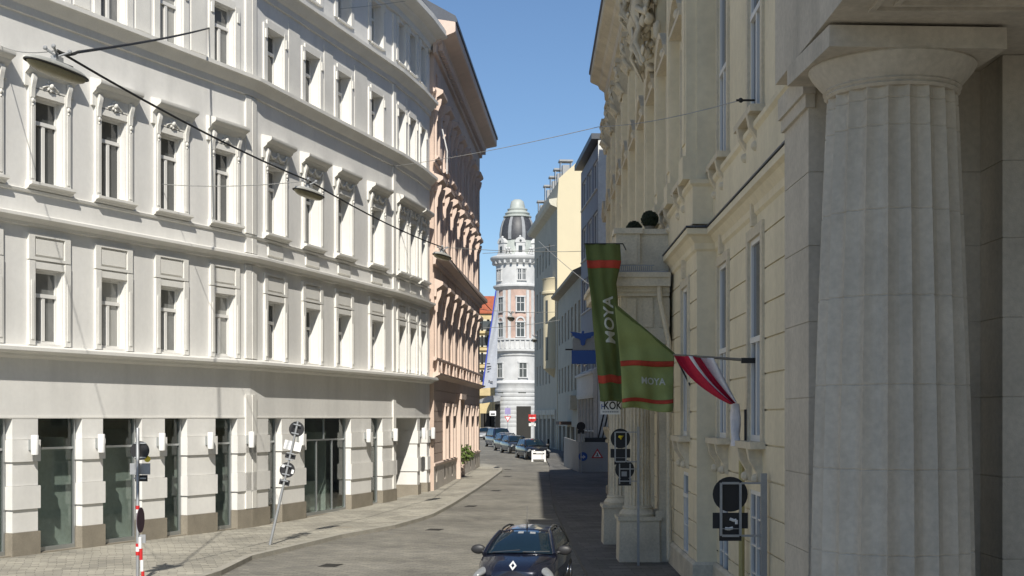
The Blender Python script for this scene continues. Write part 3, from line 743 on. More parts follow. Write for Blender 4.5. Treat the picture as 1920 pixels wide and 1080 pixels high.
# windows of the projecting stretch
QG = window_assets('', 1.24, 3.42, .5, True, .09, 0, 'skyglass'); QU = window_assets('', 1.3, 3.25, .6, True, .09, 0, 'skyglass'); QA = window_assets('', 1.1, 1.8, .6, True, .08, 0, 'skyglass'); QB = window_assets('', 1.0, Z(-1.25)-.6, .72, True, .08, 1, 'skyglass')
def pediment(w):
    hd = MB(); n = 8; o = w/2+.45
    hd.box(L, -o, o, 0, .28, 0, .12)
    pts = [(-o+2*o*i/n, .12+.55*math.sin(math.pi*i/n)) for i in range(n+1)]
    for (a, b), (c, d) in zip(pts, pts[1:]):
        hd.add([(a,0,b),(a,.30,b),(c,.30,d),(c,0,d),(a,0,b+.14),(a,.33,b+.14),(c,.33,d+.14),(c,0,d+.14)], [(0,1,2,3),(4,7,6,5),(0,4,5,1),(1,5,6,2),(2,6,7,3),(3,7,4,0)])
    hd.add([(x,.08,z) for x, z in pts], [tuple(range(n+1))])
    hd.ball((0,.14,.32), .16, 10, 6)
    return asset(hd, "pediment", "ptrim")
TG2 = asset(pal_trim(1.24, 3.42), "surround", "ptrim"); TU2 = asset(pal_trim(1.3, 3.25), "surround", "ptrim"); PD = pediment(1.3)
for i, y in enumerate(bays):
    if i not in (1, 2):
        w = add_window(QG, f2, y, -.03, Z(-.42), pa); inst(TG2, "surround", f2.mat(y, 0, Z(-.42)), w)
        add_window(QB, f2, y, -.03, .6, pa)
    w = add_window(QU, f2, y, -.03, Z(5.35), pa); m0 = f2.mat(y, 0, Z(5.35)); inst(TU2, "surround", m0, w); inst(PD, "pediment", f2.mat(y, 0, Z(8.95)), w)
    add_window(QA, f2, y, -.03, Z(10.6), pa)
# giant pilasters with ornate capitals
def pilaster_shape():
    p = MB(); p.box(L, -.42, .42, 0, .30, 0, .5); p.box(L, -.36, .36, 0, .22, .5, 6.6); p.box(L, -.24, .24, .22, .25, .8, 6.3)
    return asset(p, "pilaster", "palace")
from mathutils import noise as mnoise
def rough(mb, amp, fq):
    mb.v = [v+mnoise.noise_vector(v*fq)*amp+mnoise.noise_vector(v*fq*2.7)*amp*.5 for v in mb.v]; return mb
def capital_shape(seed):
    rr = random.Random(seed); c = MB()
    c.frustum(L, (0,.14), .36, .14, 0, .5, .3, 1.1); c.box(L, -.58, .58, 0, .5, 1.1, 1.28)
    for sg in (-1, 1):
        c.tube([(sg*(.46+.12*math.cos(a)), .3, .95+.12*math.sin(a)) for a in [k*.7 for k in range(10)]], .05, 6)
    for k in range(26):
        x, z = rr.uniform(-.4,.4), rr.uniform(.02,1.0)
        y = .28+.2*z; c.ball((x, y, z), rr.uniform(.05,.11), 7, 5, (rr.uniform(.6,1.2), rr.uniform(.5,1.), rr.uniform(.8,1.8)))
    for k in range(9):
        x, z = -.4+.1*k, .25+.3*(k % 2); c.tube([(x,.2,z-.2),(x,.36,z),(x+rr.uniform(-.08,.08),.5,z+.14),(x,.52,z+.06)], [.07,.08,.06,.03], 6)
    return asset(rough(c, .025, 7), "capital", "ptrim", 60)
PIL, CAPS = pilaster_shape(), [capital_shape(s) for s in (1,2,3)]
for i in range(10):
    y = 30.25+3.4*i
    p = inst(PIL, "pilaster", f2.mat(y, 0, Z(5.13)), pa); inst(CAPS[i%3], "capital", f2.mat(y, 0, Z(11.72)), p)
# trophy relief groups and carved panels under the cornice
def trophy(seed):
    rr = random.Random(seed); c = MB()
    c.ball((0,.30,.75), .30, 20, 14, (1,.7,1.3)); c.ball((0,.38,1.3), .17, 16, 10, (1,1,1.15))
    c.tube([(-.1,.4,1.05),(-.5,.55,.9),(-.75,.5,.45),(-.95,.6,.2)], [.13,.12,.1,.06], 8); c.tube([(.1,.4,1.05),(.45,.6,1.2),(.8,.55,1.6)], [.13,.11,.06], 8)
    c.tube([(-.2,.3,.4),(-.4,.4,0),(-.3,.3,-.5)], [.2,.16,.08], 8); c.tube([(.2,.3,.4),(.45,.42,.05),(.6,.25,-.45)], [.2,.15,.07], 8)
    for k in range(70):
        c.ball((rr.uniform(-.9,.9), rr.uniform(.0,.35), rr.uniform(-.8,1.4)), rr.uniform(.05,.13), 8, 6, (rr.uniform(.5,1.4), .8, rr.uniform(.5,1.8)))
    for k in range(12):
        a = rr.uniform(0, math.pi); x, z = rr.uniform(-.7,.7), rr.uniform(-.5,1.2); q = [(x-.5*math.cos(a),.25,z-.5*math.sin(a)),(x-.15*math.cos(a)+.1,.42,z-.1*math.sin(a)),(x+.2*math.cos(a),.36,z+.2*math.sin(a)),(x+.55*math.cos(a)-.1,.48,z+.5*math.sin(a))]; c.tube(q, [.03,.07,.06,.02], 6)
    for v in c.v: pass
    return asset(rough(c, .07, 4.5), "trophy_relief", "ptrim", 70)
TR = [trophy(s) for s in (5,6)]
for i, (y, z, k_) in enumerate(((37.6,10.7,1.45),(38.8,12.6,1.1),(42.6,12.8,.9))):
    inst(TR[i%2], "trophy_relief", f2.mat(y-.1, .25, Z(z)) @ Matrix.Diagonal((k_,1.2,k_,1)), pa)
def relief(seed):
    rr = random.Random(seed); c = MB()
    for k in range(40): c.ball((rr.uniform(-.5,.5), rr.uniform(-.02,.05), rr.uniform(0,2.2)), rr.uniform(.06,.18), 7, 5, (1, .5, rr.uniform(.7,1.8)))
    return asset(rough(c, .05, 5), "carved_panel", "ptrim", 60)
RL = [relief(s) for s in (11,12)]
for i, y in enumerate((52.4, 55.8, 59.2, 62.4)):
    for z in (5.2, 7.6, 10.0): inst(RL[i%2], "carved_panel", f2.mat(y+.75, .02, Z(z)), pa)
# porch with fluted columns and balcony
PX, PY0, PY1 = 2.72, 34.95, 41.1
W = lambda x, y, z: Vector((x, y, z))
def fluted(c, r0, r1, z0, z1, n=20, dep=.09, joints=(), seg=6):
    mb = MB(); m = n*seg; zs = [z0]
    for j in joints: zs += [j-.012, j-.002, j+.002, j+.012]
    zs.append(z1); rings = []
    for z in zs:
        t = (z-z0)/(z1-z0); r = r0+(r1-r0)*(t**1.5); shr = .012 if any(abs(z-j) < .005 for j in joints) else 0
        for i in range(m):
            a = 2*math.pi*i/m; u = (i % seg)/seg; rr_ = (r-shr)*(1-dep*(1-(2*u-1)**2)); mb.v.append(Vector((c[0]+rr_*math.cos(a), c[1]+rr_*math.sin(a), z)))
    k = len(zs)
    for j in range(k-1):
        for i in range(m): mb.f.append((j*m+i, j*m+(i+1)%m, (j+1)*m+(i+1)%m, (j+1)*m+i))
    mb.f += [tuple(range(m))[::-1], tuple(range((k-1)*m, k*m))]
    return mb
porch = MB()
porch.box(W, PX-.02, 3.95, PY0-.1, PY1, Z(1.85), Z(2.25)).build("architrave", "pgrey", pa)
porch = MB().box(W, PX+.02, 3.95, PY0-.06, PY1-.04, Z(2.25), Z(3.05))
for k in range(3): porch.box(W, PX+.16+k*.42, PX+.40+k*.42, PY0-.10, PY0-.06, Z(2.27), Z(3.0))
for k in range(9): porch.box(W, PX-.02, PX+.02, PY0+.1+k*.66, PY0+.38+k*.66, Z(2.27), Z(3.0))
porch.build("frieze", "pgrey", pa)
mb = MB()
for d, z0, z1 in ((.12,3.05,3.15),(.22,3.15,3.28),(.5,3.28,3.5),(.58,3.5,3.62)): mb.box(W, PX-d, 3.95, PY0-.1-d*.6, PY1+d*.5, Z(z0), Z(z1))
mb.build("porch_cornice", "pgrey", pa)
MB().box(W, PX-.56, 3.9, PY0-.42, PY1+.25, Z(3.622), Z(3.66)).build("porch_flashing", "zinc", pa)
b = MB()
for y in (PY0, PY1-.55): b.box(W, PX-.1, PX+.5, y-.1, y+.5, Z(3.66), Z(4.62)); b.box(W, PX-.16, PX+.56, y-.16, y+.56, Z(4.62), Z(4.76)); b.box(W, PX-.02, PX+.42, y-.13, y-.1, Z(3.85), Z(4.5))
b.box(W, PX+.5, 3.95, PY0+.0, PY0+.2, Z(3.66), Z(4.62)); b.box(W, PX+.56, 3.95, PY0-.06, PY0+.26, Z(4.62), Z(4.75))
b.box(W, PX-.04, PX+.4, PY0+.5, PY1-.66, Z(4.6), Z(4.74)); b.box(W, PX, PX+.36, PY0+.5, PY1-.66, Z(3.66), Z(3.8))
bo = b.build("balcony", "pgrey", pa)
mb = MB()
for k in range(17): mb.lathe((PX+.18, PY0+.7+k*.29, Z(3.8)), [(.06,0),(.1,.08),(.12,.25),(.06,.5),(.07,.7),(.1,.8)], 8)
mb.build("balustrade", "pgrey", bo, 50)
mb = MB()
for k in range(26): mb.box(W, PX-.5+k*.05, PX-.48+k*.05, PY0-.40, PY0-.37, Z(3.66), Z(3.78))
mb.box(W, PX-.52, PX+.82, PY0-.41, PY0-.36, Z(3.78), Z(3.81)); mb.build("bird_spikes", "zinc", bo)
for i, y in enumerate((35.5, 40.4)):
    cx = 3.22 if i == 0 else 3.15
    col = MB(); col.frustum(W, (cx,y), .52, .52, 0, .50, .50, 1.15); col.box(W, cx-.55, cx+.55, y-.55, y+.55, 1.15, 1.24)
    co = col.build("porch_column", "pgrey", pa)
    s = fluted((cx,y), .34, .29, 1.5, 5.15, 20, .10); s.build("shaft", "pgrey", co, 35)
    MB().lathe((cx,y,0), [(.46,1.24),(.48,1.3),(.44,1.36),(.38,1.42),(.40,1.46),(.35,1.5)], 28).build("column_base", "pgrey", co, 40)
    cp = MB().lathe((cx,y,0), [(.29,5.15),(.33,5.19),(.30,5.24),(.36,5.36),(.42,5.42)], 28); cp.box(W, cx-.44, cx+.44, y-.44, y+.44, 5.42, Z(1.85)); cp.build("column_capital", "pgrey", co, 40)
    px = 3.95 if i == 0 else 3.9
    pi = MB(); pi.box(W, 3.66, 4.2, y-.42, y+.42, 0, 1.15); pi.box(W, 3.64, 4.2, y-.45, y+.45, 1.15, 1.4); pi.box(W, 3.74, 4.2, y-.34, y+.34, 1.4, 5.2); pi.box(W, 3.66, 4.2, y-.42, y+.42, 5.2, Z(1.85))
    pi.build("porch_pilaster", "pgrey", pa)
MB().box(f2, 36.42, 39.18, -.10, -.05, .1, Z(1.2)).build("door", "plinth", pa)
# downpipe fittings on the palace
dp = MB(); pts = [f2(34.6,.12,z) for z in (.2, 1.5, Z(1.9))]+[f2(34.62,.35,Z(3.0)), f2(34.7,.36,Z(3.55))]
dp.tube(pts, .06, 8).build("downpipe", "ptrim", pa)
f1dp = MB().tube([f1(25.5,.12,z) for z in (.1, 1.5, Z(-.75))], .055, 8)
f1dp.build("downpipe", "pipe", pa)
# wrapped white box on the wall
bx = thing("wrapped_box", f1(25.45,.2,Z(-.55)), "tall white plastic wrapped box on the palace wall between two windows", "box")
mb = MB(); rr = random.Random(9)
def wrapf(u, v):
    a = u*2*math.pi; r = .105+.015*math.sin(v*9+a*2)+rr.uniform(-.008,.008); r *= (.9 if v < .05 or v > .95 else 1)
    ca, sa = math.cos(a), math.sin(a); k = 1/max(abs(ca), abs(sa))**.7
    return f1(25.45+r*ca*k*.8, .24+r*sa*k*.8, Z(-.52)+.78*v)
mb.grid(wrapf, 20, 12); mb.build("plastic_wrap", "flagwhite", bx, 60)
MB().box(f1, 25.30, 25.34, .06, .10, Z(-.45), Z(.15)).build("mounting_plate", "plastic", bx)

# topiary balls on the balcony
for i, (x, y, r, txt) in enumerate(((3.45, PY0+.28, .215, "larger dark clipped box ball on the near balcony corner"), (2.98, PY1-.2, .22, "smaller dark clipped box ball farther back on the balcony"))):
    z = Z(4.76); x = 3.5 if i == 0 else 3.3
    if i: y = 37.5; z = 8.56
    t = thing("topiary_ball", (x, y, z), txt, "topiary", "clipped box balls on the balcony")
    mb = MB(); rr = random.Random(i)
    for k in range(900):
        u = Vector((rr.gauss(0,1), rr.gauss(0,1), rr.gauss(0,1))).normalized(); c = Vector((x, y, z+r+.06))+u*r*rr.uniform(.86,1.04)
        a = u.cross(Vector((rr.gauss(0,1), rr.gauss(0,1), rr.gauss(0,1)))).normalized()*.03; b = (a.cross(u)*.6+u*.012)
        mb.quad(c-a, c+b, c+a, c-b)
    mb.ball((x,y,z+r+.06), r*.9, 14, 10); mb.build("foliage", "boxgreen", t)
    (MB().lathe((x,y,z), [(.10,0),(.14,.09),(.13,.1)], 14) if i == 0 else MB().lathe((x,y,0), [(.16,7.415),(.22,7.9),(.2,7.92),(.03,7.92),(.03,8.7)], 14)).build("pot", "plinth", t)

# ------------------------------------------------------------------ COLUMNED PORTAL BUILDING (right foreground)
kb = thing("portal_building", (4.2, 19, 0), "massive grey limestone portal building with a huge fluted column, right foreground", "building")
XE = 3.72; ZE = Z(4.70); KTOP = 26.5
inset = .014
solid([(4.02+inset,20.45),(4.02+inset,18.8+inset),(6.35+inset,18.8+inset),(6.35+inset,17.95+inset),(8.98,17.95+inset),(8.98,20.44)], -.3, ZE-.002).build("wall_core", "stone", kb)
cs_ = [-.3,.85,1.92,2.98,4.02,5.05,6.08,7.08,ZE-.002]
for za, zb in zip(cs_, cs_[1:]):
    solid([(4.02,20.45),(4.02,18.8),(5.2,18.8),(5.2,18.83),(4.05,18.83),(4.05,20.45)], za+.006, zb-.006).build("stone_course", "stone", kb)
    solid([(5.206,18.8),(6.35,18.8),(6.35,17.95),(7.35,17.95),(7.35,17.98),(6.38,17.98),(6.38,18.83),(5.206,18.83)], za+.006, zb-.006).build("stone_course", "stone", kb)
    solid([(7.356,17.95),(8.98,17.95),(8.98,17.98),(7.356,17.98)], za+.006, zb-.006).build("stone_course", "stone", kb)
up = MB(); up.box(W, XE, 14, 13.4, 19.6, ZE, KTOP); up.box(W, XE, 14, 2.5, 13.398, 12.5, KTOP); up.build("upper_wall", "stone", kb)
MB().box(W, XE-.5, 14.3, 2.2, 20.0, KTOP, KTOP+.5).build("roof_cornice", "stone", kb)
MB().box(W, 9.0, 14, 2.5, 13.39, -.3, 12.49).build("inner_wall", "stone", kb)
# mouldings on the side strip and jamb joints
mb = MB(); mb.box(W, 3.93, 4.1, 18.72, 20.5, Z(4.38), Z(4.69)); mb.box(W, 3.97, 4.1, 18.76, 20.48, Z(4.2), Z(4.38)); mb.build("pier_moulding", "stone", kb)
j = MB()
for z in (.9,1.9,2.95,3.97,4.98,6.0,7.0,7.85):
    j.box(W, 4.017, 6.353, 17.947, 18.0, z-.006, z+.006) if False else None
# soffit panels
sf = MB()
for x0, x1, y0, y1 in ((4.1,6.3,14.2,15.95),): 
    for a in (0, .22): 
        u0, u1, v0, v1 = x0+a, x1-a, y0+a, y1-a; zz = ZE-.0-.04
        sf.box(W, u0, u1, v0, v0+.07, zz, ZE); sf.box(W, u0, u1, v1-.07, v1, zz, ZE); sf.box(W, u0, u0+.07, v0+.07, v1-.07, zz, ZE); sf.box(W, u1-.07, u1, v0+.07, v1-.07, zz, ZE)
sf.build("soffit_panel", "stone", kb)
KC = (4.79, 17.5)
rot = R(3)
js = [Z(v) for v in (3.55,2.53,1.48,.40,-.63,-1.66,-2.7)]
col = fluted(KC, 1.02, .80, .55, Z(4.02), 20, .10, sorted([Z(3.98)-.1]+js), 8)
colo = col.build("column", "stone", kb, 16)
MB().lathe((*KC,0), [(.80,Z(4.02)),(.835,Z(4.05)),(.815,Z(4.075)),(.85,Z(4.10)),(.83,Z(4.125)),(.90,Z(4.20)),(.99,Z(4.31)),(1.03,Z(4.38)),(1.02,Z(4.405))], 64).build("echinus", "stone", colo, 35)
ab = lambda s, d, z: Vector((KC[0]+s*math.cos(rot)-d*math.sin(rot), KC[1]+s*math.sin(rot)+d*math.cos(rot), z))
MB().box(ab, -1.08, 1.07, -1.0, 1.0, Z(4.405), Z(4.66)).build("abacus", "stone", colo)
MB().box(W, KC[0]-1.2, KC[0]+1.2, KC[1]-1.2, KC[1]+1.2, -.2, .55).build("column_plinth", "stone", colo)

# ------------------------------------------------------------------ HOUSES FARTHER UP ON THE RIGHT
lh = thing("lane_shade_block", (8, 74, .3), "plain grey unseen block added behind the palace to shade the house beyond", "building")  # unseen block, added to cast shade on the blue grey house
MB().box(W, 6.1, 14, 67.5, 80, -.2, 25).build("wall", "bluegrey", lh); MB().box(W, 5.9, 14.2, 67.3, 80.2, 25, 25.4).build("roof", "roofm", lh)
Zp = Z; QS = 1.194
def Z(rel): return H+rel*QS if rel > 0 else H+rel
gb = thing("blue_grey_house", (5.2, 91, .4), "blue grey house with window bands and a lit white side wall, beyond the palace", "building")
G0 = Vector((5.361, 85.968)); G1 = Vector((4.824, 96.953)); fG = Fr(G0.x, G0.y, math.degrees(math.atan2(G1.x-G0.x, G1.y-G0.y)), -1); lG = (G1-G0).length
GT = Z(14.3); ops = []
fl = [(2.6,4.6),(6.0,7.9),(9.0,10.9),(12.0,13.6)]
for a, b in fl:
    for k in range(3): ops.append((.5+k*3.45, 3.5+k*3.45, Z(a), Z(b)))
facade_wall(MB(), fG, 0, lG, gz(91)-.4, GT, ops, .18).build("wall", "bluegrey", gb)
q = [fG(.25,-.2,0), fG(lG,-.2,0), fG(lG,-12,0), fG(.25,-12,0)]; solid([(p.x,p.y) for p in q], -.2, GT-.05).build("rear_wall", "inside", gb)
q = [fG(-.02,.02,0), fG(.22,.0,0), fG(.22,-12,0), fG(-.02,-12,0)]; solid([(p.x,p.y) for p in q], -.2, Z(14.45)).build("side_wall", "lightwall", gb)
q = [fG(-.1,.45,0), fG(lG+.1,.45,0), fG(lG+.1,-12,0), fG(-.1,-12,0)]; solid([(p.x,p.y) for p in q], Z(14.46), Z(14.75)).build("roof", "roofm", gb)
for a, b in fl:
    wa = window_assets('', 3.0, (b-a)*QS, 0, True, .08, 0, 'skyglass')
    for k in range(3):
        w = add_window(wa, fG, 2.0+k*3.45, -.12, Z(a), gb); inst(asset(MB().box(L, -1.55, 1.55, -.0, .1, -.08, 0), "sill", "lightwall"), "sill", fG.mat(2.0+k*3.45, 0, Z(a)), w)
# glazed shop front on it
sf = MB(); sf.box(fG, .3, lG-.2, .02, .30, Z(1.05), Z(2.3)); sf.prism(fG, [(.02,Z(2.3)),(.45,Z(2.3)),(.45,Z(2.42)),(.02,Z(2.6))], .2, lG-.1); sf.box(fG, .3, lG-.2, .3, .34, Z(1.15), Z(1.3))
sfo = sf.build("shop_front", "lightwall", gb)
sw = MB()
for k in range(6): sw.box(fG, .35+k*2.05, .47+k*2.05, .02, .26, gz(91)+.2, Z(1.05))
sw.box(fG, .47, lG-.4, .04, .2, Z(-.9), Z(-.82)); sw.build("shop_mullion", "lightwall", sfo)
MB().box(fG, .4, lG-.3, .05, .12, gz(91)+.25, Z(1.05)).build("pane", "skyglass", sfo)

db = thing("low_grey_house", (4.6, 108, .8), "low grey cream house with sloping brown eaves before the tall cream wall", "building")
D0 = Vector((4.848, 97.192)); D1 = Vector((3.94, 119.161)); fDh = Fr(D0.x, D0.y, math.degrees(math.atan2(D1.x-D0.x, D1.y-D0.y)), -1); lDh = (D1-D0).length
ops = [(.8+k*3.1, 2.2+k*3.1, Z(a), Z(b)) for k in range(7) for a, b in ((1.7,3.4),(5.1,7.0))]+[(1.2+k*4.2, 4.2+k*4.2, gz(91)+.2, Z(-.7)) for k in range(5)]
facade_wall(MB(), fDh, 0, lDh, -.1, Z(8.5), ops, .2).build("wall", "creamfront", db)
q = [fDh(0,-.22,0), fDh(lDh,-.22,0), fDh(lDh,-9,0), fDh(0,-9,0)]; solid([(p.x,p.y) for p in q], -.1, Z(8.5)).build("rear_wall", "inside", db)
MB().prism(fDh, [(.0,Z(8.35)),(.55,Z(8.5)),(.6,Z(8.66)),(-4.5,Z(10.6)),(-9,Z(8.6)),(-9,Z(8.5))], 0, lDh-.02).build("roof", "plinth", db)
wa1, wa2 = window_assets('', 1.4, 1.7*QS, .66, glass='skyglass'), window_assets('', 1.4, 1.9*QS, .66, glass='skyglass')
for k in range(7):
    add_window(wa1, fDh, 1.5+k*3.1, -.14, Z(1.7), db); add_window(wa2, fDh, 1.5+k*3.1, -.14, Z(5.1), db)
for k in range(5): MB().box(fDh, 1.22+k*4.2, 4.18+k*4.2, -.2, -.15, gz(91), Z(-.72)).build("shop_window", "skyglass", db)
MB().box(fDh, 3.2, 7.2, .0, .5, Z(.5), Z(1.35)).build("balcony", "creamfront", db)
mb = MB(); mb.box(fDh, 8.2, 12.0, .0, .9, Z(-.55), Z(-.3)); mb.build("canopy", "pinkplinth", db)

cb = thing("cream_house", (3.2, 130, .9), "tall cream house with sunlit blank side wall and rounded oriel, right of the tower", "building")
C0 = Vector((3.928, 119.4)); C1 = Vector((2.292, 140.295)); fCh = Fr(C0.x, C0.y, math.degrees(math.atan2(C1.x-C0.x, C1.y-C0.y)), -1); lCh = (C1-C0).length
ops = [(6.2+k*2.85, 7.3+k*2.85, Z(a), Z(a+1.6)) for k in range(5) for a in (2.6,5.6,8.6,11.6)] + [(1.5+k*3.8, 4.4+k*3.8, gz(130)+.15, Z(-.1)) for k in range(5)]
facade_wall(MB(), fCh, 0, lCh, .3, Z(15.2), ops, .2).build("wall", "creamfront", cb)
q = [fCh(.35,-.22,0), fCh(lCh,-.22,0), fCh(lCh,-12,0), fCh(.35,-12,0)]; solid([(p.x,p.y) for p in q], .3, Z(15.2)).build("rear_wall", "inside", cb)
q = [fCh(lCh,0,0), fCh(lCh+.2,0,0), fCh(lCh+.2,-12,0), fCh(lCh,-12,0)]; solid([(p.x,p.y) for p in q], .3, Z(15.2)).build("end_wall", "creamfront", cb)
prof = [(.03,.3),(.03,Z(15.6)),(-.1,Z(17.25)),(-3.2,Z(19.6)),(-6,Z(20)),(-12,Z(20)),(-12,.3)]
MB().prism(fCh, prof, -.02, .33).build("side_wall", "cream", cb)
MB().prism(fCh, [(0,Z(15.2)),(.55,Z(15.4)),(.7,Z(15.6)),(.7,Z(15.8)),(0,Z(15.9))], .34, lCh+.6).build("eaves_cornice", "palewhite", cb)
MB().prism(fCh, [(.0,Z(15.92)),(-.1,Z(17.1)),(-3.2,Z(19.4)),(-12,Z(19.8)),(-12,Z(15.2)),(.0,Z(15.2))], .34, lCh+.2).build("roof", "creamfront", cb)
wac = window_assets('', 1.1, 1.6*QS, .66, glass='skyglass')
for k in range(5):
    for a in (2.6,5.6,8.6,11.6): add_window(wac, fCh, 6.75+k*2.85, -.14, Z(a), cb)
    MB().box(fCh, 1.52+k*3.8, 4.38+k*3.8, -.2, -.15, gz(130), Z(-.12)).build("shop_window", "skyglass", cb)
    mb = MB(); mb.box(fCh, 1.2+k*3.8, 1.5+k*3.8, 0, .1, gz(130), Z(.2)); mb.box(fCh, 4.4+k*3.8, 4.7+k*3.8, 0, .1, gz(130), Z(.2)); mb.box(fCh, 1.2+k*3.8, 4.7+k*3.8, 0, .14, Z(.2), Z(.6)); mb.build("shop_surround", "palewhite", cb)
oc = fCh(2.75, -.05, 0); orr = MB().lathe((oc.x,oc.y,0), [(.0,Z(2.9)),(.5,Z(3.2)),(1.027,Z(3.6)),(1.027,Z(9.0)),(1.170,Z(9.1)),(1.170,Z(9.25)),(1.07,Z(9.3)),(1.07,Z(10.1)),(1.170,Z(10.2)),(.0,Z(10.4))], 24)
oro = orr.build("oriel", "cream", cb, 40)
for z in (4.2, 6.9):
    mb = MB(); a0 = R(225)
    for a in (R(215),):
        c_ = Vector((oc.x+1.015*math.cos(a+R(10)), oc.y+1.015*math.sin(a+R(10)), 0)); n_ = Vector((math.cos(a+R(10)), math.sin(a+R(10)), 0)); t_ = Vector((-n_.y, n_.x, 0))
        fo = lambda s, d, zz, c_=c_, n_=n_, t_=t_: c_+t_*s+n_*d+Vector((0,0,zz))
        mb.box(fo, -.13, .13, -.05, .035, Z(z), Z(z+1.7))
    mb.build("oriel_window", "glass", oro)
# roof structures
for i, (s, d) in enumerate(((1.8,-.9),(6,-.9),(10,-.9),(15,-.9),(18.5,-.6))):
    base = 17.2 if i < 4 else 16.4
    t = MB(); t.box(fCh, s-.4, s+.4, d-.3, d+.3, Z(base), Z(base+1.25)); t.box(fCh, s-.55, s+.55, d-.6, d+.6, Z(base+1.5), Z(base+1.62))
    for sx in (-.4,.4):
        for sd in (-.45,.45): t.box(fCh, s+sx-.03, s+sx+.03, d+sd-.03, d+sd+.03, Z(base), Z(base+1.5))
    t.build("rooftop_vent", "zinc", cb)
Z = Zp

# ------------------------------------------------------------------ TOWER HOUSE
TX, TY = 970-960, 190.
TC = Vector((.75, 191.5)); pT = FPX/TC.y
zt = lambda py: H+(783-py)/pT
th = thing("tower_house", (TC.x, TC.y, gz(190)), "white ornate corner house with a round domed tower closing the street", "building")
class Rad:
    def __init__(f, a, r): f.a = a; f.n = Vector((math.cos(a), math.sin(a), 0)); f.t = Vector((-f.n.y, f.n.x, 0)); f.o = Vector((TC.x, TC.y, 0))+f.n*r
    def __call__(f, s, d, z): return f.o+f.t*s+f.n*d+Vector((0,0,z))
def ring(name, prof, m, smooth=40, n=32): return MB().lathe((TC.x,TC.y,0), prof, n).build(name, m, th, smooth)
# wings behind the round corner
for sgn, ang in ((-1, 36), (1, -40)):
    fw = Fr(TC.x+sgn*2.6, TC.y-.3, ang if sgn < 0 else ang, 1)
q = [(TC.x-2.6,TC.y+.4),(TC.x+2.9,TC.y-.9),(TC.x+14,TC.y+8),(TC.x+6,TC.y+20),(TC.x-2.9,TC.y+16)]
wing = solid(q, .5, zt(505)); wing.build("wing_wall", "tower", th)
solid([(x*1.0, y) for x, y in [(TC.x-2.8,TC.y+.4),(TC.x+3.0,TC.y-1.2),(TC.x+14.4,TC.y+8),(TC.x+6,TC.y+20.4),(TC.x-3.1,TC.y+16)]], zt(505), zt(496)).build("wing_cornice", "tower", th)
body = [(3.1,.4),(3.1,zt(752)),(3.14,zt(748)),(3.05,zt(745)),(3.05,zt(725))]
body += [(3.2,zt(722)),(3.3,zt(719)),(3.2,zt(716)),(3.0,zt(714)),(3.0,zt(668))]
ring("ground_storey", body, "tower")
ring("balcony", [(3.0,zt(669)),(3.15,zt(668)),(3.2,zt(664)),(3.5,zt(661)),(3.6,zt(660)),(3.6,zt(656)),(3.3,zt(655.5)),(3.3,zt(640)),(3.5,zt(639.5)),(3.5,zt(636.5)),(3.0,zt(636))], "tower", 15)
for k in range(30):
    f = Rad(2*math.pi*k/30, 3.31); MB().box(f, -.09, .09, 0, .15, zt(655), zt(640)).build("baluster", "tower", th)
ring("middle_storey", [(2.85,zt(636)),(2.85,zt(600)),(2.95,zt(598)),(2.95,zt(594)),(2.85,zt(592)),(2.85,zt(546))], "towerpink")
ring("string_course", [(2.85,zt(546)),(3.1,zt(543)),(3.35,zt(540)),(3.35,zt(537)),(2.95,zt(535))], "tower")
ring("upper_storey", [(2.95,zt(535)),(2.95,zt(500))], "tower")
ring("eaves_cornice", [(2.95,zt(500)),(3.1,zt(498)),(3.2,zt(494)),(3.6,zt(490)),(3.75,zt(487)),(3.75,zt(484)),(3.5,zt(482)),(2.6,zt(480))], "tower")
ring("dome_drum", [(2.75,zt(481)),(2.7,zt(472)),(2.4,zt(462)),(2.4,zt(453))], "lead")
ring("dome", [(2.44,zt(453)),(2.48,zt(448)),(2.46,zt(440)),(2.33,zt(428)),(2.08,zt(417)),(1.75,zt(409))], "slate", 60)
rb = MB()
for k in range(8):
    a = math.pi*2*k/8+.35
    prf = [(2.48,452),(2.50,440),(2.37,428),(2.12,417),(1.79,409.5)]
    for (r0, y0), (r1, y1) in zip(prf, prf[1:]):
        vs = []
        for r, y in ((r0,y0),(r1,y1)):
            for da in (-.09,.09):
                for dr in (-.1,.07): vs.append((TC.x+(r+dr)*math.cos(a+da), TC.y+(r+dr)*math.sin(a+da), zt(y)))
        rb.add(vs, [(0,1,3,2),(4,6,7,5),(0,4,5,1),(2,3,7,6),(0,2,6,4),(1,5,7,3)])
rb.build("dome_rib", "zinc", th)
ring("lantern", [(1.75,zt(410)),(1.95,zt(408)),(1.95,zt(406)),(1.6,zt(404)),(1.75,zt(401)),(1.3,zt(396)),(1.4,zt(394)),(1.4,zt(392.5)),(1.05,zt(391)),(1.0,zt(385)),(.85,zt(378)),(.5,zt(374.5)),(.0,zt(373.5))], "lead")
def trad(a, r): return Fr(TC.x+r*math.cos(a), TC.y+r*math.sin(a), 0, 1)
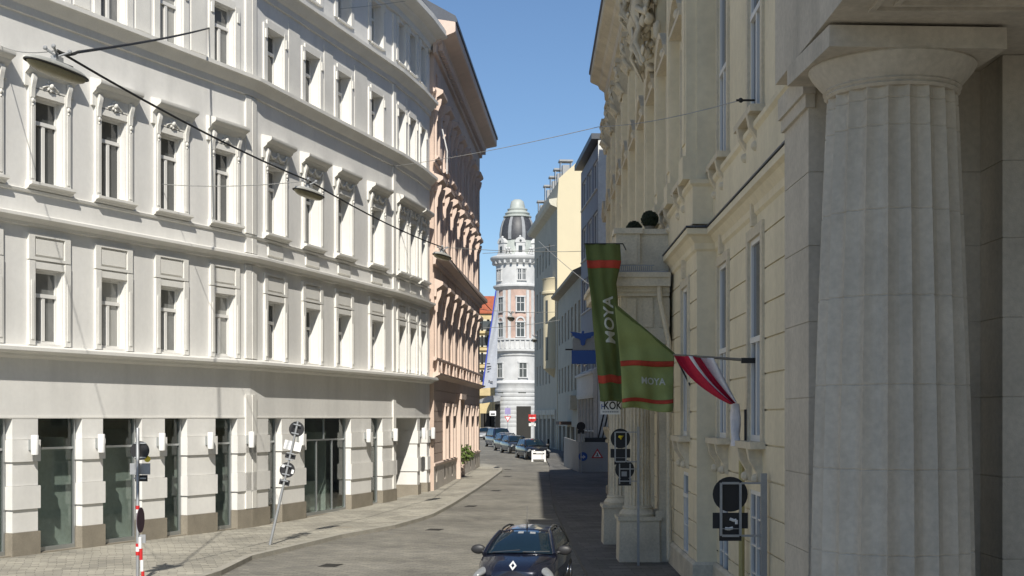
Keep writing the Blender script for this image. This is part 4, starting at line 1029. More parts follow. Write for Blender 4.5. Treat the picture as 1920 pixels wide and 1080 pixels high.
def tower_window(a, r, w, y0, y1, arch=False, trimw=.16, name="window"):
    f = Rad(a, r); z0, z1 = zt(y0), zt(y1); t = MB()
    for sg in (-1,1): t.box(f, sg*(w/2+trimw/2)-trimw/2, sg*(w/2+trimw/2)+trimw/2, -.25, .12, z0, z1)
    t.box(f, -w/2-trimw-.05, w/2+trimw+.05, -.25, .18, z1, z1+.18); t.box(f, -w/2-trimw-.05, w/2+trimw+.05, -.25, .2, z0-.14, z0)
    if arch:
        n = 8
        for k in range(n):
            b0, b1 = math.pi*k/n, math.pi*(k+1)/n; rr_ = w/2+trimw; vs = []
            for b in (b0, b1):
                for q in (w/2-.05, rr_): 
                    for d in (-.2,.16): vs.append(f(q*math.cos(b), d, z1+.18+q*math.sin(b)))
            t.add(vs, [(0,1,3,2),(4,6,7,5),(0,4,5,1),(2,3,7,6),(0,2,6,4),(1,5,7,3)])
    o = t.build(name, "tower", th)
    p = MB().box(f, -w/2, w/2, -.3, .03, z0, z1); p.build("pane", "glass", o)
    c = MB(); c.box(f, -.04, .04, .03, .06, z0, z1); c.box(f, -w/2, w/2, .03, .06, z0+(z1-z0)*.6-.04, z0+(z1-z0)*.6+.04); c.build("frame", "tower", o)
A0 = R(270)
for da in (-52, 8, 68): tower_window(A0+R(da), 2.84, 1.0, 633, 607, True)
for da in (-52, 8, 68): tower_window(A0+R(da), 2.84, 1.0, 586, 560)
for da in (-62,-52, 5, 17, 72): tower_window(A0+R(da), 2.94, .42, 528, 508, False, .1)
for da in (-52, 14): tower_window(A0+R(da), 2.99, 1.0, 708, 682)
for da in (-50, 12):
    f = Rad(A0+R(da), 3.04); mb = MB(); n = 14
    vs = [f(.55*math.cos(2*math.pi*k/n), d, zt(736)+.36*math.sin(2*math.pi*k/n)) for d in (-.1,.03) for k in range(n)]
    mb.add(vs, [tuple(range(n)), tuple(range(n, 2*n))]+[(k, (k+1)%n, n+(k+1)%n, n+k) for k in range(n)]); mb.build("oval_window", "glass", th)
f = Rad(A0+R(16), 3.06); MB().box(f, -1.0, 1.0, -.4, .08, .5, zt(762)).build("doorway", "brassdark", th)
f = Rad(A0+R(-62), 3.06); MB().box(f, -.7, .7, -.4, .06, .5, zt(758)).build("doorway", "brassdark", th)
mb = MB()
for k in range(12):
    y = 722+8*k if k else 0
    if y and y < 800: mb.lathe((TC.x,TC.y,0), [(3.1,zt(y)),(3.13,zt(y)-.02),(3.13,zt(y+5.5)),(3.1,zt(y+6))], 32)
mb.build("rustication", "tower", th, 40)
mb = MB()
for k in range(24):
    f = Rad(2*math.pi*k/24, 3.0); mb.box(f, -.13, .13, 0, .5, zt(497), zt(491))
mb.build("bracket_row", "tower", th)
mb = MB()
for da in (-70,-38,-22,28,44,88):
    f = Rad(A0+R(da), 2.83); mb.box(f, -.2, .2, -.1, .18, zt(636), zt(547))
mb.build("pilaster", "tower", th)
for da in (-52, 8, 68):
    f = Rad(A0+R(da), 2.5); mb = MB(); mb.box(f, -.62, .62, -.6, .35, zt(481), zt(459)); mb.box(f, -.8, .8, -.6, .45, zt(481), zt(478))
    n = 8; vs = [f(.75*math.cos(math.pi*k/n), d, zt(459)+.75*math.sin(math.pi*k/n)) for d in (-.6,.42) for k in range(n+1)]
    m_ = n+1; mb.add(vs, [tuple(range(m_)), tuple(range(m_, 2*m_))]+[(k, k+1, m_+k+1, m_+k) for k in range(n)]+[(0, n, m_+n, m_)]); mb.ball(f(0,.1,zt(459)+.85), .16, 8, 5)
    d_ = mb.build("dormer", "tower", th); MB().box(f, -.26, .26, .2, .38, zt(477), zt(465)).build("dormer_window", "glass", d_)
    MB().ball(f(0,.42,zt(459)+.22), .18, 8, 5, (1,.3,1)).build("oculus", "glass", d_)
mb = MB()
for da in (-22,-30,36,42):
    f = Rad(A0+R(da), 2.9); mb.tube([f(-.3,0,zt(480)), f(-.1,.1,zt(474)), f(.15,0,zt(473)), f(.25,.05,zt(480))], .12, 6); mb.ball(f(0,.1,zt(470)), .2, 8, 6)
mb.build("roof_ornament", "tower", th)
mb = MB(); q = Rad(A0+R(-66), 3.1)
mb.add([q(-2.6,.1,zt(752)), q(1.5,.1,zt(752)), q(1.2,2.6,zt(757)), q(-2.4,2.6,zt(757)), q(-2.6,.1,zt(742)), q(1.5,.1,zt(742)), q(1.2,2.6,zt(755)), q(-2.4,2.6,zt(755))], [(0,1,2,3),(4,7,6,5),(0,4,5,1),(1,5,6,2),(2,6,7,3),(3,7,4,0)])
mb.build("entrance_canopy", "zinc", th)

# big pale sheet with a blue edge
tY = 183.0
sh = thing("hanging_sheet", at(918, 726, tY), "huge pale grey sheet with a slanting blue edge hung left of the tower", "banner")
cs = [at(930.5,545,tY), at(905,728,tY), at(931,726,tY), at(935,545,tY)]
thick(MB().grid(lambda u, v: (cs[0].lerp(cs[1], v)).lerp(cs[3].lerp(cs[2], v), u)+Vector((0,.15*math.sin(u*5+v*9),0)), 8, 20).build("sheet", "tarp", sh), .04)
MB().tube([cs[0]+Vector((-.03,-.1,0)), cs[0].lerp(cs[1],.5)+Vector((-.05,-.1,0)), cs[1]+Vector((-.03,-.1,0))], .1, 6).build("edge", "blueedge", sh)
for px, py, w in ((913,682,6),(914,687,7),(914,692,4),(916,714,2.5),(919,716,5)): 
    c = at(px,py,tY-.35); MB().box(lambda s,d,z: c+Vector((s,d,z)), 0, w*tY/FPX, -.02, .02, -.07, .07).build("print", "plastic", sh)

# ochre house with the red roof at the far left
yb = thing("ochre_house", (-4.5, 205, gz(205)), "narrow ochre house with a red tiled roof, left of the tower", "building")
y0 = 203.
MB().box(W, -9, -1.6, y0, y0+14, .5, H+(783-588)*y0/FPX).build("wall", "yellow", yb)
zr = H+(783-588)*y0/FPX
MB().prism(lambda s,d,z: Vector((s, y0-d, z)), [(.3,zr),(.3,zr+.2),(-5,zr+3),(-14,zr+.2),(-14,zr)], -9.2, -1.4).build("roof", "red", yb)
yp = lambda px: (px-960)*y0/FPX; yz = lambda py: H+(783-py)*y0/FPX
for px in (898, 910, 921):
    for py in (610, 640, 672, 705):
        wo = MB().box(W, yp(px)-.62, yp(px)+.62, y0-.12, y0-.002, yz(py+9)-.1, yz(py-9)+.15).build("window", "palewhite", yb); MB().box(W, yp(px)-.42, yp(px)+.42, y0-.14, y0-.121, yz(py+8), yz(py-8)).build("pane", "glass", wo)
mb = MB()
for py in (625, 657, 690, 722, 745): mb.box(W, -9.1, -1.5, y0-.3, y0-.003, yz(py), yz(py)+.35)
mb.build("string_course", "yellow", yb)
for px, w in ((905,.7),(914,1.0),(925,1.0)): MB().box(W, yp(px)-w/2, yp(px)+w/2, y0-.06, y0-.003, .6, yz(775)).build("shop_opening", "brassdark", yb)
MB().box(W, yp(907)-.9, yp(907)+1.6, y0-.8, y0-.003, yz(742), yz(728)).build("oriel", "yellow", yb)
wb2 = MB().box(W, -13, -6.9+.9, y0+16, y0+24, .5, yz(560)+4).build("rear_house", "palewhite"); tag(wb2, "pale house with a dark roof line behind the ochre house", "building")

# ------------------------------------------------------------------ CARS
def car(name, loc, yaw, label, paint, group, L_=4.1, Wd=1.72, Ht=1.47, van=False, full=True):
    """front looks along local -y"""
    root = thing(name, loc, label, "car", group, yaw)
    Mx = WM[root.name]; hw = Wd/2; hl = L_/2
    T_ = lambda v: Mx @ Vector(v)
    yb = -hl+ (.72 if van else 1.02); belt = .93 if not van else 1.0
    st = [(-hl,.55,.36,.66,.60),(-hl+.06,.68,.26,.70,.68),(-hl+.22,.86,.22,.765,.80),(-hl+.5,.95,.2,.83,.90),(-hl+.8,.985,.19,.885,.96),(yb,1.,.18,belt,1.),(0,1.,.18,belt+.02,1.),(hl-.9,1.,.2,belt+.03,1.),(hl-.35,.96,.24,belt+.04,.96),(hl-.08,.86,.3,belt+.02,.9),(hl,.78,.4,belt-.08,.8)]
    b = MB(); n = 0; vs = []
    for (y, k, zb, ztp, ks) in st:
        w = hw*k
        half = [(0,zb),(w*.8,zb),(w*.97,zb+.08),(w,zb+.25),(w*1.0,(zb+ztp)/2+.06),(w*.985,ztp-.13),(w*.94,ztp-.045),(w*.86,ztp),(w*.45,ztp+.03),(0,ztp+.04)]
        r_ = half+[(-x, z) for x, z in half[-2:0:-1]]; n = len(r_)
        bow = .10 if y < -hl+.6 else 0
        vs += [T_((x, y+bow*(abs(x)/hw)**2*(1.6 if y < -hl+.1 else 1), z)) for x, z in r_]
    fs = [(i*n+j, i*n+(j+1)%n, (i+1)*n+(j+1)%n, (i+1)*n+j) for i in range(len(st)-1) for j in range(n)]
    b.add(vs, fs+[tuple(range(n))[::-1], tuple(range((len(st)-1)*n, len(st)*n))]); bo = b.build("body", paint, root, 42)
    # cabin surfaces
    yt = yb+(.78 if van else .95); yr = hl-.45; wb_, wt = hw*.90, hw*.66; ze = Ht-.03
    def roof(u, v):
        x = (u*2-1); y = yt+(yr-yt)*v; w = wt*(1-.05*v); return T_((x*w, y-.08*(1-x*x)*(1-v), ze-.05*x*x*1.2-.10*max(0,v-.5)**2*2+.035*(1-(2*v-1)**2)))
    thick(MB().grid(roof, 12, 10).build("roof", paint, root, 60), .03, -1)
    def ws(u, v, e=0.):
        x = u*2-1; w = wb_*.99+(wt-wb_*.99)*v; y = yb-.12*(1-x*x)+(yt-.08*(1-x*x)-(yb-.12*(1-x*x)))*v; z = belt+.0+.04*(1-x*x)+(ze-.06*x*x-belt-.04*(1-x*x))*v
        return T_((x*w*(1-e), y-.05*math.sin(math.pi*v)-.004, z+.03*math.sin(math.pi*v)))
    thick(MB().grid(lambda u, v: ws(.03+.94*u, .02+.95*v), 12, 8).build("windscreen", "carglass", root, 60), .02, 0)
    for sg in (0, 1):
        pts = [ws(sg, v) for v in (0,.25,.5,.75,1)]
        MB().tube(pts, .055, 6).build("pillar", paint, root, 60)
    for sg in (-1, 1):
        def side(u, v):
            y0_, y1_ = yb+.08+(yt+.02-yb-.08)*v, hl-.30+(yr-hl+.30)*v
            return T_((sg*(wb_+(wt-wb_)*v+.02*math.sin(math.pi*v)), y0_+(y1_-y0_)*u, belt+.01+(ze-.075-belt)*v))
        thick(MB().grid(side, 8, 5).build("side_window", "carglass", root, 60), .02, 0)
        for q in (.36, .72, 1.0):
            MB().tube([side(q, v)+Mx.to_3x3() @ Vector((sg*-.005,0,0)) for v in (0,.5,1)], .024, 6).build("pillar", "plastic", root)
    def rearw(u, v):
        x = u*2-1; return T_((x*(wb_*.95+(wt*.95-wb_*.95)*v), hl-.30+(yr-hl+.30)*v+.10*(1-x*x)*(1-v), belt+.02+(ze-.12-belt)*v))
    thick(MB().grid(rearw, 6, 4).build("rear_window", "carglass", root, 60), .02, 0)
    for sg in (-1, 1):      # mirrors, headlamps, wheels
        c = (sg*(hw+.08), yb+.30, belt+.07); mm = MB(); mm.ball((0,0,0), .14, 14, 10, (1.12,.42,.72)); mm.v = [T_(v+Vector(c)) for v in mm.v]
        mm.tube([T_((sg*(hw-.06), yb+.28, belt+.02)), T_((sg*(hw+.06), yb+.29, belt+.05))], .035, 6); mm.build("wing_mirror", "plastic", root, 60)
        hb = MB(); hb.ball((0,0,0), 1, 16, 10, (.115,.27,.065)); rz_ = Matrix.Rotation(sg*R(38), 3, 'Z') @ Matrix.Rotation(R(24), 3, 'X')
        hb.v = [T_(rz_ @ v + Vector((sg*hw*.78, -hl+.25, .665))) for v in hb.v]; hb.build("headlight", "headlamp", root, 60)
        for y in (-hl+.78, hl-.75):
            wh = MB(); cx = sg*(hw-.10)
            ringp = [(.30,-.09),(.32,-.06),(.32,.08),(.29,.11)]
            for k in range(20):
                pass
            vv = [T_((cx+sg*o_, y+r_*math.cos(2*math.pi*k/20), .32+r_*math.sin(2*math.pi*k/20))) for r_, o_ in ringp for k in range(20)]
            wh.add(vv, [(j_*20+k, j_*20+(k+1)%20, (j_+1)*20+(k+1)%20, (j_+1)*20+k) for j_ in range(3) for k in range(20)]+[tuple(range(20))[::-1], tuple(range(60,80))]); wo = wh.build("wheel", "rubber", root, 40)
            rm = MB(); vv = [T_((cx+sg*o_, y+r_*math.cos(2*math.pi*k/20), .32+r_*math.sin(2*math.pi*k/20))) for r_, o_ in ((.2,.09),(.2,.125),(.05,.12)) for k in range(20)]
            rm.add(vv, [(j_*20+k, j_*20+(k+1)%20, (j_+1)*20+(k+1)%20, (j_+1)*20+k) for j_ in range(2) for k in range(20)]+[tuple(range(40,60))]); rm.build("rim", "chrome", wo, 40)
    bx_ = lambda s, d, z: T_((s, d, z))
    MB().box(bx_, -hw*.62, hw*.62, -hl-.02, -hl+.1, .30, .42).build("grille", "plastic", root)
    MB().box(bx_, -.26, .26, -hl-.045, -hl-.02, .43, .54).build("number_plate", "signwhite", root)
    for a, bq in ((-.5,.02),(.05,.55)):
        w1 = MB().tube([ws(.5+a*.8+.02, .03)+Mx.to_3x3()@Vector((0,-.02,.01)), ws(.5+bq*.8, .09)+Mx.to_3x3()@Vector((0,-.02,.012))], .012, 5); w1.build("wiper", "plastic", root)
    return root, Mx, ws, roof
cargrp = None
nc, Mx, ws, roof = car("station_wagon", Vector((.30, 29.55, .01)), R(-8), "dark blue estate car driving towards the viewer at the bottom centre", "carblue", None, L_=4.2, Wd=1.64, Ht=1.40)
for sg in (0.03, .97):
    pts = [roof(sg, v)+Vector((0,0,.0 if v in (.04,1) else .04)) for v in (.04,.12,.3,.6,.9,1)]
    MB().tube(pts, .02, 8).build("roof_rail", "plastic" if sg < .5 else "chrome", nc, 60)
an = roof(.52,.12); MB().tube([an, an+Vector((0,.10,.12)), an+Vector((.0,.22,.46))], [.022,.008,.004], 6).build("aerial", "plastic", nc)
# front badge (silver lozenge ring)
bc = Mx @ Vector((0, -4.2/2+.09, .79)); bd = MB(); ux = Mx.to_3x3()@Vector((1,0,0)); uz = Mx.to_3x3()@Vector((0,.45,.9)); un = Mx.to_3x3()@Vector((0,-.9,.45))
for k in range(4):
    o_ = [(0,.105),(.075,0),(0,-.105),(-.075,0)]; i_ = [(0,.05),(.035,0),(0,-.05),(-.035,0)]; k2 = (k+1) % 4
    q = [o_[k], o_[k2], i_[k2], i_[k]]; vs = [bc+ux*x+uz*z+un*e_ for e_ in (0,.03) for x, z in q]
    bd.add(vs, [(0,1,2,3),(4,7,6,5),(0,4,5,1),(1,5,6,2),(2,6,7,3),(3,7,4,0)])
bd.build("badge", "signgrey", nc)
vis = MB().grid(lambda u, v: ws(.12+.76*u, .80+.16*v)+Vector((0,.12,-.03)), 6, 2); 
for u, w in ((.40,.10),(.62,.10)):
    pv = MB().grid(lambda a, b_, u=u, w=w: ws(u+w*a, .80+.10*b_)+Mx.to_3x3()@Vector((0,-.016,.006)), 3, 2); pv.build("windscreen_sticker", "zinc", nc)

PCARS = [("parked_car", 998, 854, 101.5, "black hatchback parked first in the row, behind the white barrier", "carblack", 1.76, 1.47, False),
         ("parked_car", 966, 844, 111.5, "dark grey hatchback parked second in the row up the street", "cargrey", 1.72, 1.46, False),
         ("parked_car", 952, 838, 118.5, "dark car third in the parked row, half hidden by its neighbours", "carblack", 1.72, 1.46, False),
         ("parked_car", 950, 832, 126.5, "dark car fourth in the parked row, behind the dark blue van", "cargrey", 1.75, 1.5, False),
         ("parked_van", 935, 829, 134., "dark blue tall van with white plate, farthest in the parked row", "carnavy", 1.85, 1.85, True)]
for nm, px, py, y, lab, pt, wd_, ht, van in PCARS:
    p = Vector(((px-960)*y/FPX, y, gz(y)+.005)); car(nm, p, R(14), lab, pt, "cars parked along the far kerb", 4.1 if not van else 4.6, wd_, ht, van)
yv = 176.
car("distant_car", Vector(((912-960)*yv/FPX, yv, gz(yv)+.005)), R(-20), "small pale grey car in the far crossing before the ochre house", "zinc", None, 4.0, 1.72, 1.6, True)
# white barrier in front of the first parked car
bY = 98.0; bp0 = Vector(((1010-960)*bY/FPX, bY, gz(bY)))
ba = thing("white_barrier", bp0, "white board barrier on two feet before the first parked car", "barrier")
Bf = lambda s, d, z: bp0+Vector((s, d, z))
MB().box(Bf, -.40, .40, -.03, .03, .16, .52).build("board", "signwhite", ba); MB().box(Bf, -.40, .40, -.03, .03, .62, .74).build("rail", "signwhite", ba)
for s in (-.45, .45): MB().box(Bf, s-.05, s+.05, -.05, .05, 0, .80).build("leg", "signwhite", ba); MB().box(Bf, s-.07, s+.07, -.3, .3, 0, .05).build("foot", "signwhite", ba)

# ------------------------------------------------------------------ SIGNS AND STREET FURNITURE
def disc(mb, c, r, n, t=.012, ax=Vector((1,0,0)), up=Vector((0,0,1)), k=28):
    nrm = ax.cross(up); vs = [c+ax*(r*math.cos(2*math.pi*i/k))+up*(r*math.sin(2*math.pi*i/k))+nrm*e for e in (-t/2, t/2) for i in range(k)]
    return mb.add(vs, [tuple(range(k))[::-1], tuple(range(k, 2*k))]+[(i, (i+1)%k, k+(i+1)%k, k+i) for i in range(k)])
# near left signpost
p0 = Vector((-8.26, 30.6, .12)); pn = 30.6/FPX
z_ = lambda py: H+(783-py)*pn
sp = thing("signpost", p0, "upright grey signpost with black backed round sign and red white bands, left pavement", "sign post")
MB().lathe(p0, [(.038,0),(.038,z_(803)-.12),(.03,z_(802)-.12)], 14).build("pole", "signgrey", sp, 40)
c = p0+Vector((.03,-.05,0)); mb = disc(MB(), Vector((c.x+.0, c.y+.12, z_(845))), .21, 0); mb.build("round_sign", "black", sp)
mb = MB()
for py in (831, 858, 897): mb.box(W, p0.x-.09, p0.x+.17, p0.y+.03, p0.y+.05, z_(py)-.015, z_(py)+.015)
mb.build("clamp", "signgrey", sp)
MB().box(W, p0.x-.2, p0.x+.25, p0.y+.1, p0.y+.112, z_(890), z_(869)).build("plate", "zinc", sp)
MB().box(W, p0.x-.08, p0.x+.19, p0.y+.1, p0.y+.112, z_(903), z_(891)).build("plate", "black", sp)
mb = MB()
for py0, py1 in ((948,955),(1019,1025),(1034,1041)): MB().lathe((p0.x,p0.y,0), [(.045,z_(py1)),(.045,z_(py0))], 14).build("red_band", "signred", sp)
mb = MB()
for py0, py1 in ((955,962),(1025,1034)): MB().lathe((p0.x,p0.y,0), [(.044,z_(py1)),(.044,z_(py0))], 14).build("white_band", "signwhite", sp)
mb = disc(MB(), Vector((p0.x+.07,p0.y-.02,z_(975))), .28, 0, .014, Vector((.03,1,0)).normalized()); mb.build("low_round_sign", mat("dark_plum_back", (.06,.03,.05), var=.05), sp)
MB().box(W, p0.x+.05, p0.x+.19, p0.y-.06, p0.y-.03, z_(1018), z_(1002)).build("small_box", "zinc", sp)
yl = disc(MB(), Vector((p0.x+.18,p0.y+.13,z_(861))), .07, 0); yl.build("yellow_sticker", "yellowm", sp)
# second mast beside (red white marker post)
mp_ = Vector((-8.12, 30.5, .12)); mk = thing("marker_post", mp_, "short red and white striped marker post leaning at the near signpost's foot", "post")
for k, m_ in enumerate(("signred","signwhite","signred","signwhite")): MB().lathe(mp_+Vector((.0-.02*k,0,k*.25)), [(.036,0),(.036,.25)], 12).build("band", m_, mk)

# leaning signpost
b0 = gp(506, 1022, .12); tp = Vector((b0.x+.78, b0.y+.15, Z(-.1))); ax_ = (tp-b0)
ls = thing("leaning_signpost", b0, "tilted grey signpost with several signs seen from behind, left pavement", "sign post")
MB().tube([b0, b0+ax_*.45], .042, 12).build("lower_pole", "signgrey", ls, 40); MB().tube([b0+ax_*.45, tp], .033, 12).build("pole", "signgrey", ls, 40)
tilt = ax_.normalized(); xr = Vector((1,0,0)); xr = (xr-tilt*xr.dot(tilt)).normalized(); yn = xr.cross(tilt)
lp = lambda t: b0+ax_*t - yn*.06
def lbox(mb, c, w, h, t=.012):
    vs = [c+xr*sx*w/2+tilt*sz*h/2+yn*sy*t for sy in (-.5,.5) for sz in (-1,1) for sx in (-1,1)]
    return mb.add(vs, [(0,1,3,2),(4,6,7,5),(0,4,5,1),(2,3,7,6),(0,2,6,4),(1,5,7,3)])
disc(MB(), lp(.935), .22, 0, .012, xr, tilt).build("round_sign", "black", ls)
lbox(MB(), lp(.80), .50, .26).build("white_plate", "signwhite", ls)
lbox(MB(), lp(.715), .30, .13).build("small_plate", "black", ls)
disc(MB(), lp(.605), .22, 0, .012, xr, tilt).build("round_sign", "black", ls)
lbox(MB(), lp(.505), .30, .16).build("small_plate", "black", ls)
mb = MB()
for t in (.97,.90,.74,.69,.64,.57,.52): lbox(mb, b0+ax_*t+yn*.045, .22, .03, .02)
mb.build("clamp", "signgrey", ls)
mb = MB(); lbox(mb, lp(.63)+yn*.01-xr*.14, .10, .08); lbox(mb, lp(.60)+yn*.01+xr*.16, .07, .12); mb.build("sticker", "signwhite", ls)

# signs on the right, seen from behind
def back_sign(name, polex, poley, frx, cz, r, label, base=0., extra=None, wallmount=False, top=None):
    t = thing(name, (polex, poley, base), label, "traffic sign")
    c = Vector((frx, poley, cz)); k = r/.3
    po = MB(); po.box(W, polex-.03, polex+.03, poley-.03, poley+.03, base, cz+.36*k) if not wallmount else po.box(W, polex-.05, polex+.05, poley-.04, poley+.04, base, cz+.36*k)
    po.build("pole", "signgrey", t)
    disc(MB(), c+Vector((0,.05,0)), r, 0, .012).build("round_sign", "black", t)
    MB().box(W, frx-r, frx+r, poley+.04, poley+.052, cz-r*1.95, cz-r*1.05).build("upper_plate", "black", t)
    MB().box(W, frx-r*.64, frx+r*.64, poley+.03, poley+.038, cz-r*2.65, cz-r*1.9).build("lower_plate", "black", t)
    f = MB(); u = r*.55
    for s in (-u, u): f.box(W, frx+s-.02*k, frx+s+.02*k, poley-.02, poley+.02, cz-r*2.35, cz+r*.66)
    for z in (cz+r*.64, cz-r*2.35): f.box(W, frx-u+.02*k, frx+u-.02*k, poley-.018, poley+.018, z-.02*k, z+.02*k)
    for z in (cz+r*.64, cz-r*2.35): f.box(W, frx+u+.02*k, polex, poley-.015, poley+.015, z-.018*k, z+.018*k)
    f.box(W, frx-u, frx+u, poley-.008, poley+.008, cz-r*1.97, cz-r*1.93)
    f.build("frame", "signgrey", t)
    return t
k_ = 23.2/FPX
s2 = back_sign("traffic_sign", (1432-960)*k_, 23.2, (1370-960)*k_, H+(783-927)*k_, 33*k_, "large round sign seen from behind on a bracket frame by the palace wall", .1, wallmount=True)
mb = MB()
def strip_(mb, pts, y, w):
    for (a, b), (c_, d_) in zip(pts, pts[1:]):
        mb.tube([(a, y, b), (c_, y, d_)], w, 5)
fx = (1370-960)*k_; fz = H+(783-927)*k_
strip_(mb, [(fx-.01,fz-.41),(fx+.06,fz-.44),(fx+.10,fz-.43),(fx+.10,fz-.50)], 23.225, .026); strip_(mb, [(fx-.09,fz-.57),(fx-.03,fz-.58),(fx+.04,fz-.56)], 23.225, .026)
mb.build("sticker", "signwhite", s2)
k1 = 34.3/FPX; X1 = (1196-960)*k1
s1 = back_sign("traffic_sign", X1, 34.2, (1163-960)*k1, H+(783-822)*k1, 18.5*k1, "smaller round sign seen from behind on the thin post before the porch columns", .1)
c = Vector(((1163-960)*k1, 34.19, H+(783-820)*k1)); mb = MB(); mb.tube([c+Vector((-.05,0,.03)), c+Vector((0,0,.0)), c+Vector((.05,0,.04)), c+Vector((0,0,-.05))], [.03,.05,.03,.02], 6).build("sticker", "yellowm", s1)
fx, fz = (1171-960)*k1, H+(783-880)*k1
disc(MB(), Vector((fx, 34.25, fz)), 18*k1, 0).build("round_sign", "black", s1)
mb = MB()
for s in (-.13,.13): mb.box(W, fx+s-.013, fx+s+.013, 34.18, 34.22, fz-.36, fz+.14)
mb.box(W, fx-.117, X1, 34.19, 34.215, fz-.0, fz+.025); mb.box(W, fx-.117, X1, 34.19, 34.215, fz-.30, fz-.275); mb.build("frame", "signgrey", s1)
MB().box(W, fx-.16, fx+.16, 34.235, 34.25, fz-.40, fz-.22).build("lower_plate", "black", s1)
MB().box(W, fx-.08, fx+.05, 34.222, 34.236, fz-.17, fz-.05).build("sticker", "zinc", s1)

# hoarding with signs
hY = 84.0; hk = hY/FPX
hx0, hx1 = (1085-960)*hk, (1172-960)*hk; hz0 = gz(84); hz1 = H+(783-829)*hk
ho = thing("site_hoarding", ((hx0+hx1)/2, hY, hz0), "grey white site hoarding with a warning triangle across the right pavement", "hoarding")
mb = MB(); mb.box(W, hx0, hx1+1, hY, hY+.06, hz0, hz1); mb.build("front_panel", "hoard", ho)
mb = MB(); mb.add([(hx0-.003,hY,hz0),(hx0-.6,hY+8,gz(92)),(hx0-.6,hY+8,hz1+.2),(hx0-.003,hY,hz1),(hx0+.06,hY+.05,hz0),(hx0-.54,hY+8,gz(92)),(hx0-.54,hY+8,hz1+.2),(hx0+.06,hY+.05,hz1)], [(0,1,2,3),(4,7,6,5),(0,4,5,1),(1,5,6,2),(2,6,7,3),(3,7,4,0)]); mb.build("side_panel", "hoard", ho)
c = Vector(((1093-960)*hk, hY-.02, H+(783-856)*hk)); bs = disc(MB(), c, .27, 0).build("blue_sign", "signblue", ho)
mb = MB(); mb.tube([c+Vector((-.16,-.012,-.03)), c+Vector((.1,-.012,-.03))], .035, 6); mb.tube([c+Vector((.0,-.012,.08)), c+Vector((.14,-.012,-.03)), c+Vector((.0,-.012,-.12))], .025, 6); mb.build("arrow", "signwhite", bs)
c = Vector(((1120-960)*hk, hY-.02, H+(783-852)*hk))
def tri(c, s, y, m, nm):
    vs = [c+Vector((x*s, y+e, z*s)) for e in (0,.012) for x, z in ((-1,-.62),(1,-.62),(0,1.0))]
    return MB().add(vs, [(0,1,2),(5,4,3),(0,3,4,1),(1,4,5,2),(2,5,3,0)]).build(nm, m, ho)
t_ = tri(c, .36, 0, "signred", "warning_sign"); o_ = tri(c+Vector((0,0,-.015)), .235, -.006, "signwhite", "warning_face")
mb = MB(); mb.tube([c+Vector((-.02,-.02,.1)), c+Vector((.02,-.02,-.02)), c+Vector((.06,-.02,-.12))], .03, 6); mb.tube([c+Vector((.02,-.02,-.02)), c+Vector((-.08,-.02,-.12))], .025, 6); mb.build("symbol", "plastic", ho)
# site material behind the hoarding
sm = thing("site_cabinet", ((1140-960)*hk, hY+1.5, gz(85)), "dark machine with slanting arms standing behind the hoarding", "machine")
mb = MB(); mb.box(W, hx0+.4, hx0+2.2, hY+.8, hY+2.2, gz(85), hz1+.25); mb.build("body", "plastic", sm)
mb = MB()
for dx in (0,.25,.5): mb.tube([(hx0+1.2+dx, hY+1.0, hz1), (hx0+1.6+dx, hY+1.2, hz1+1.7)], .05, 6)
mb.build("arm", "iron", sm)
sg3 = thing("traffic_sign", ((1088-960)*hk, hY-1.0, gz(83)), "small dark round sign seen from behind at the hoarding's left corner", "traffic sign")
cx = (1088-960)*hk; MB().lathe((cx,hY-1,gz(83)), [(.035,0),(.035,2.5)], 10).build("pole", "signgrey", sg3); disc(MB(), Vector((cx, hY-.94, H+(783-799)*hk)), .26, 0).build("round_sign", "black", sg3); MB().box(W, cx-.2, cx+.2, hY-.96, hY-.945, H+(783-813)*hk, H+(783-806)*hk).build("plate", "black", sg3)

# shop sign KOK
kY = 34.25; kk = kY/FPX
ks = thing("shop_sign", ((1145-960)*kk, kY, H+(783-778)*kk), "white hanging shop sign with dark capital letters below the green banner", "shop sign")
x0, x1, z0, z1 = (1126-960)*kk, (1163-960)*kk, H+(783-777)*kk, H+(783-752)*kk
MB().box(W, x0, x1, kY, kY+.03, z0, z1).build("panel", "signwhite", ks)
lettering("KOK", .27, lambda x, y: Vector(((1148.5-960)*kk+x*.78, kY-.006, (z0+z1)/2+.045+y)), "plastic", ks, .006)
lettering("H", .17, lambda x, y: Vector(((1130.8-960)*kk+x*.8, kY-.006, (z0+z1)/2+.02+y)), "signblue", ks, .004)
mb = MB()
for k in range(9): mb.box(W, x0+.05+k*.045, x0+.082+k*.045, kY-.004, kY, z0+.045, z0+.085)
mb.build("small_print", "zinc", ks)
MB().box(W, x0+.05, 3.0, kY+.01, kY+.05, z1, z1+.03).build("bracket", "iron", ks)

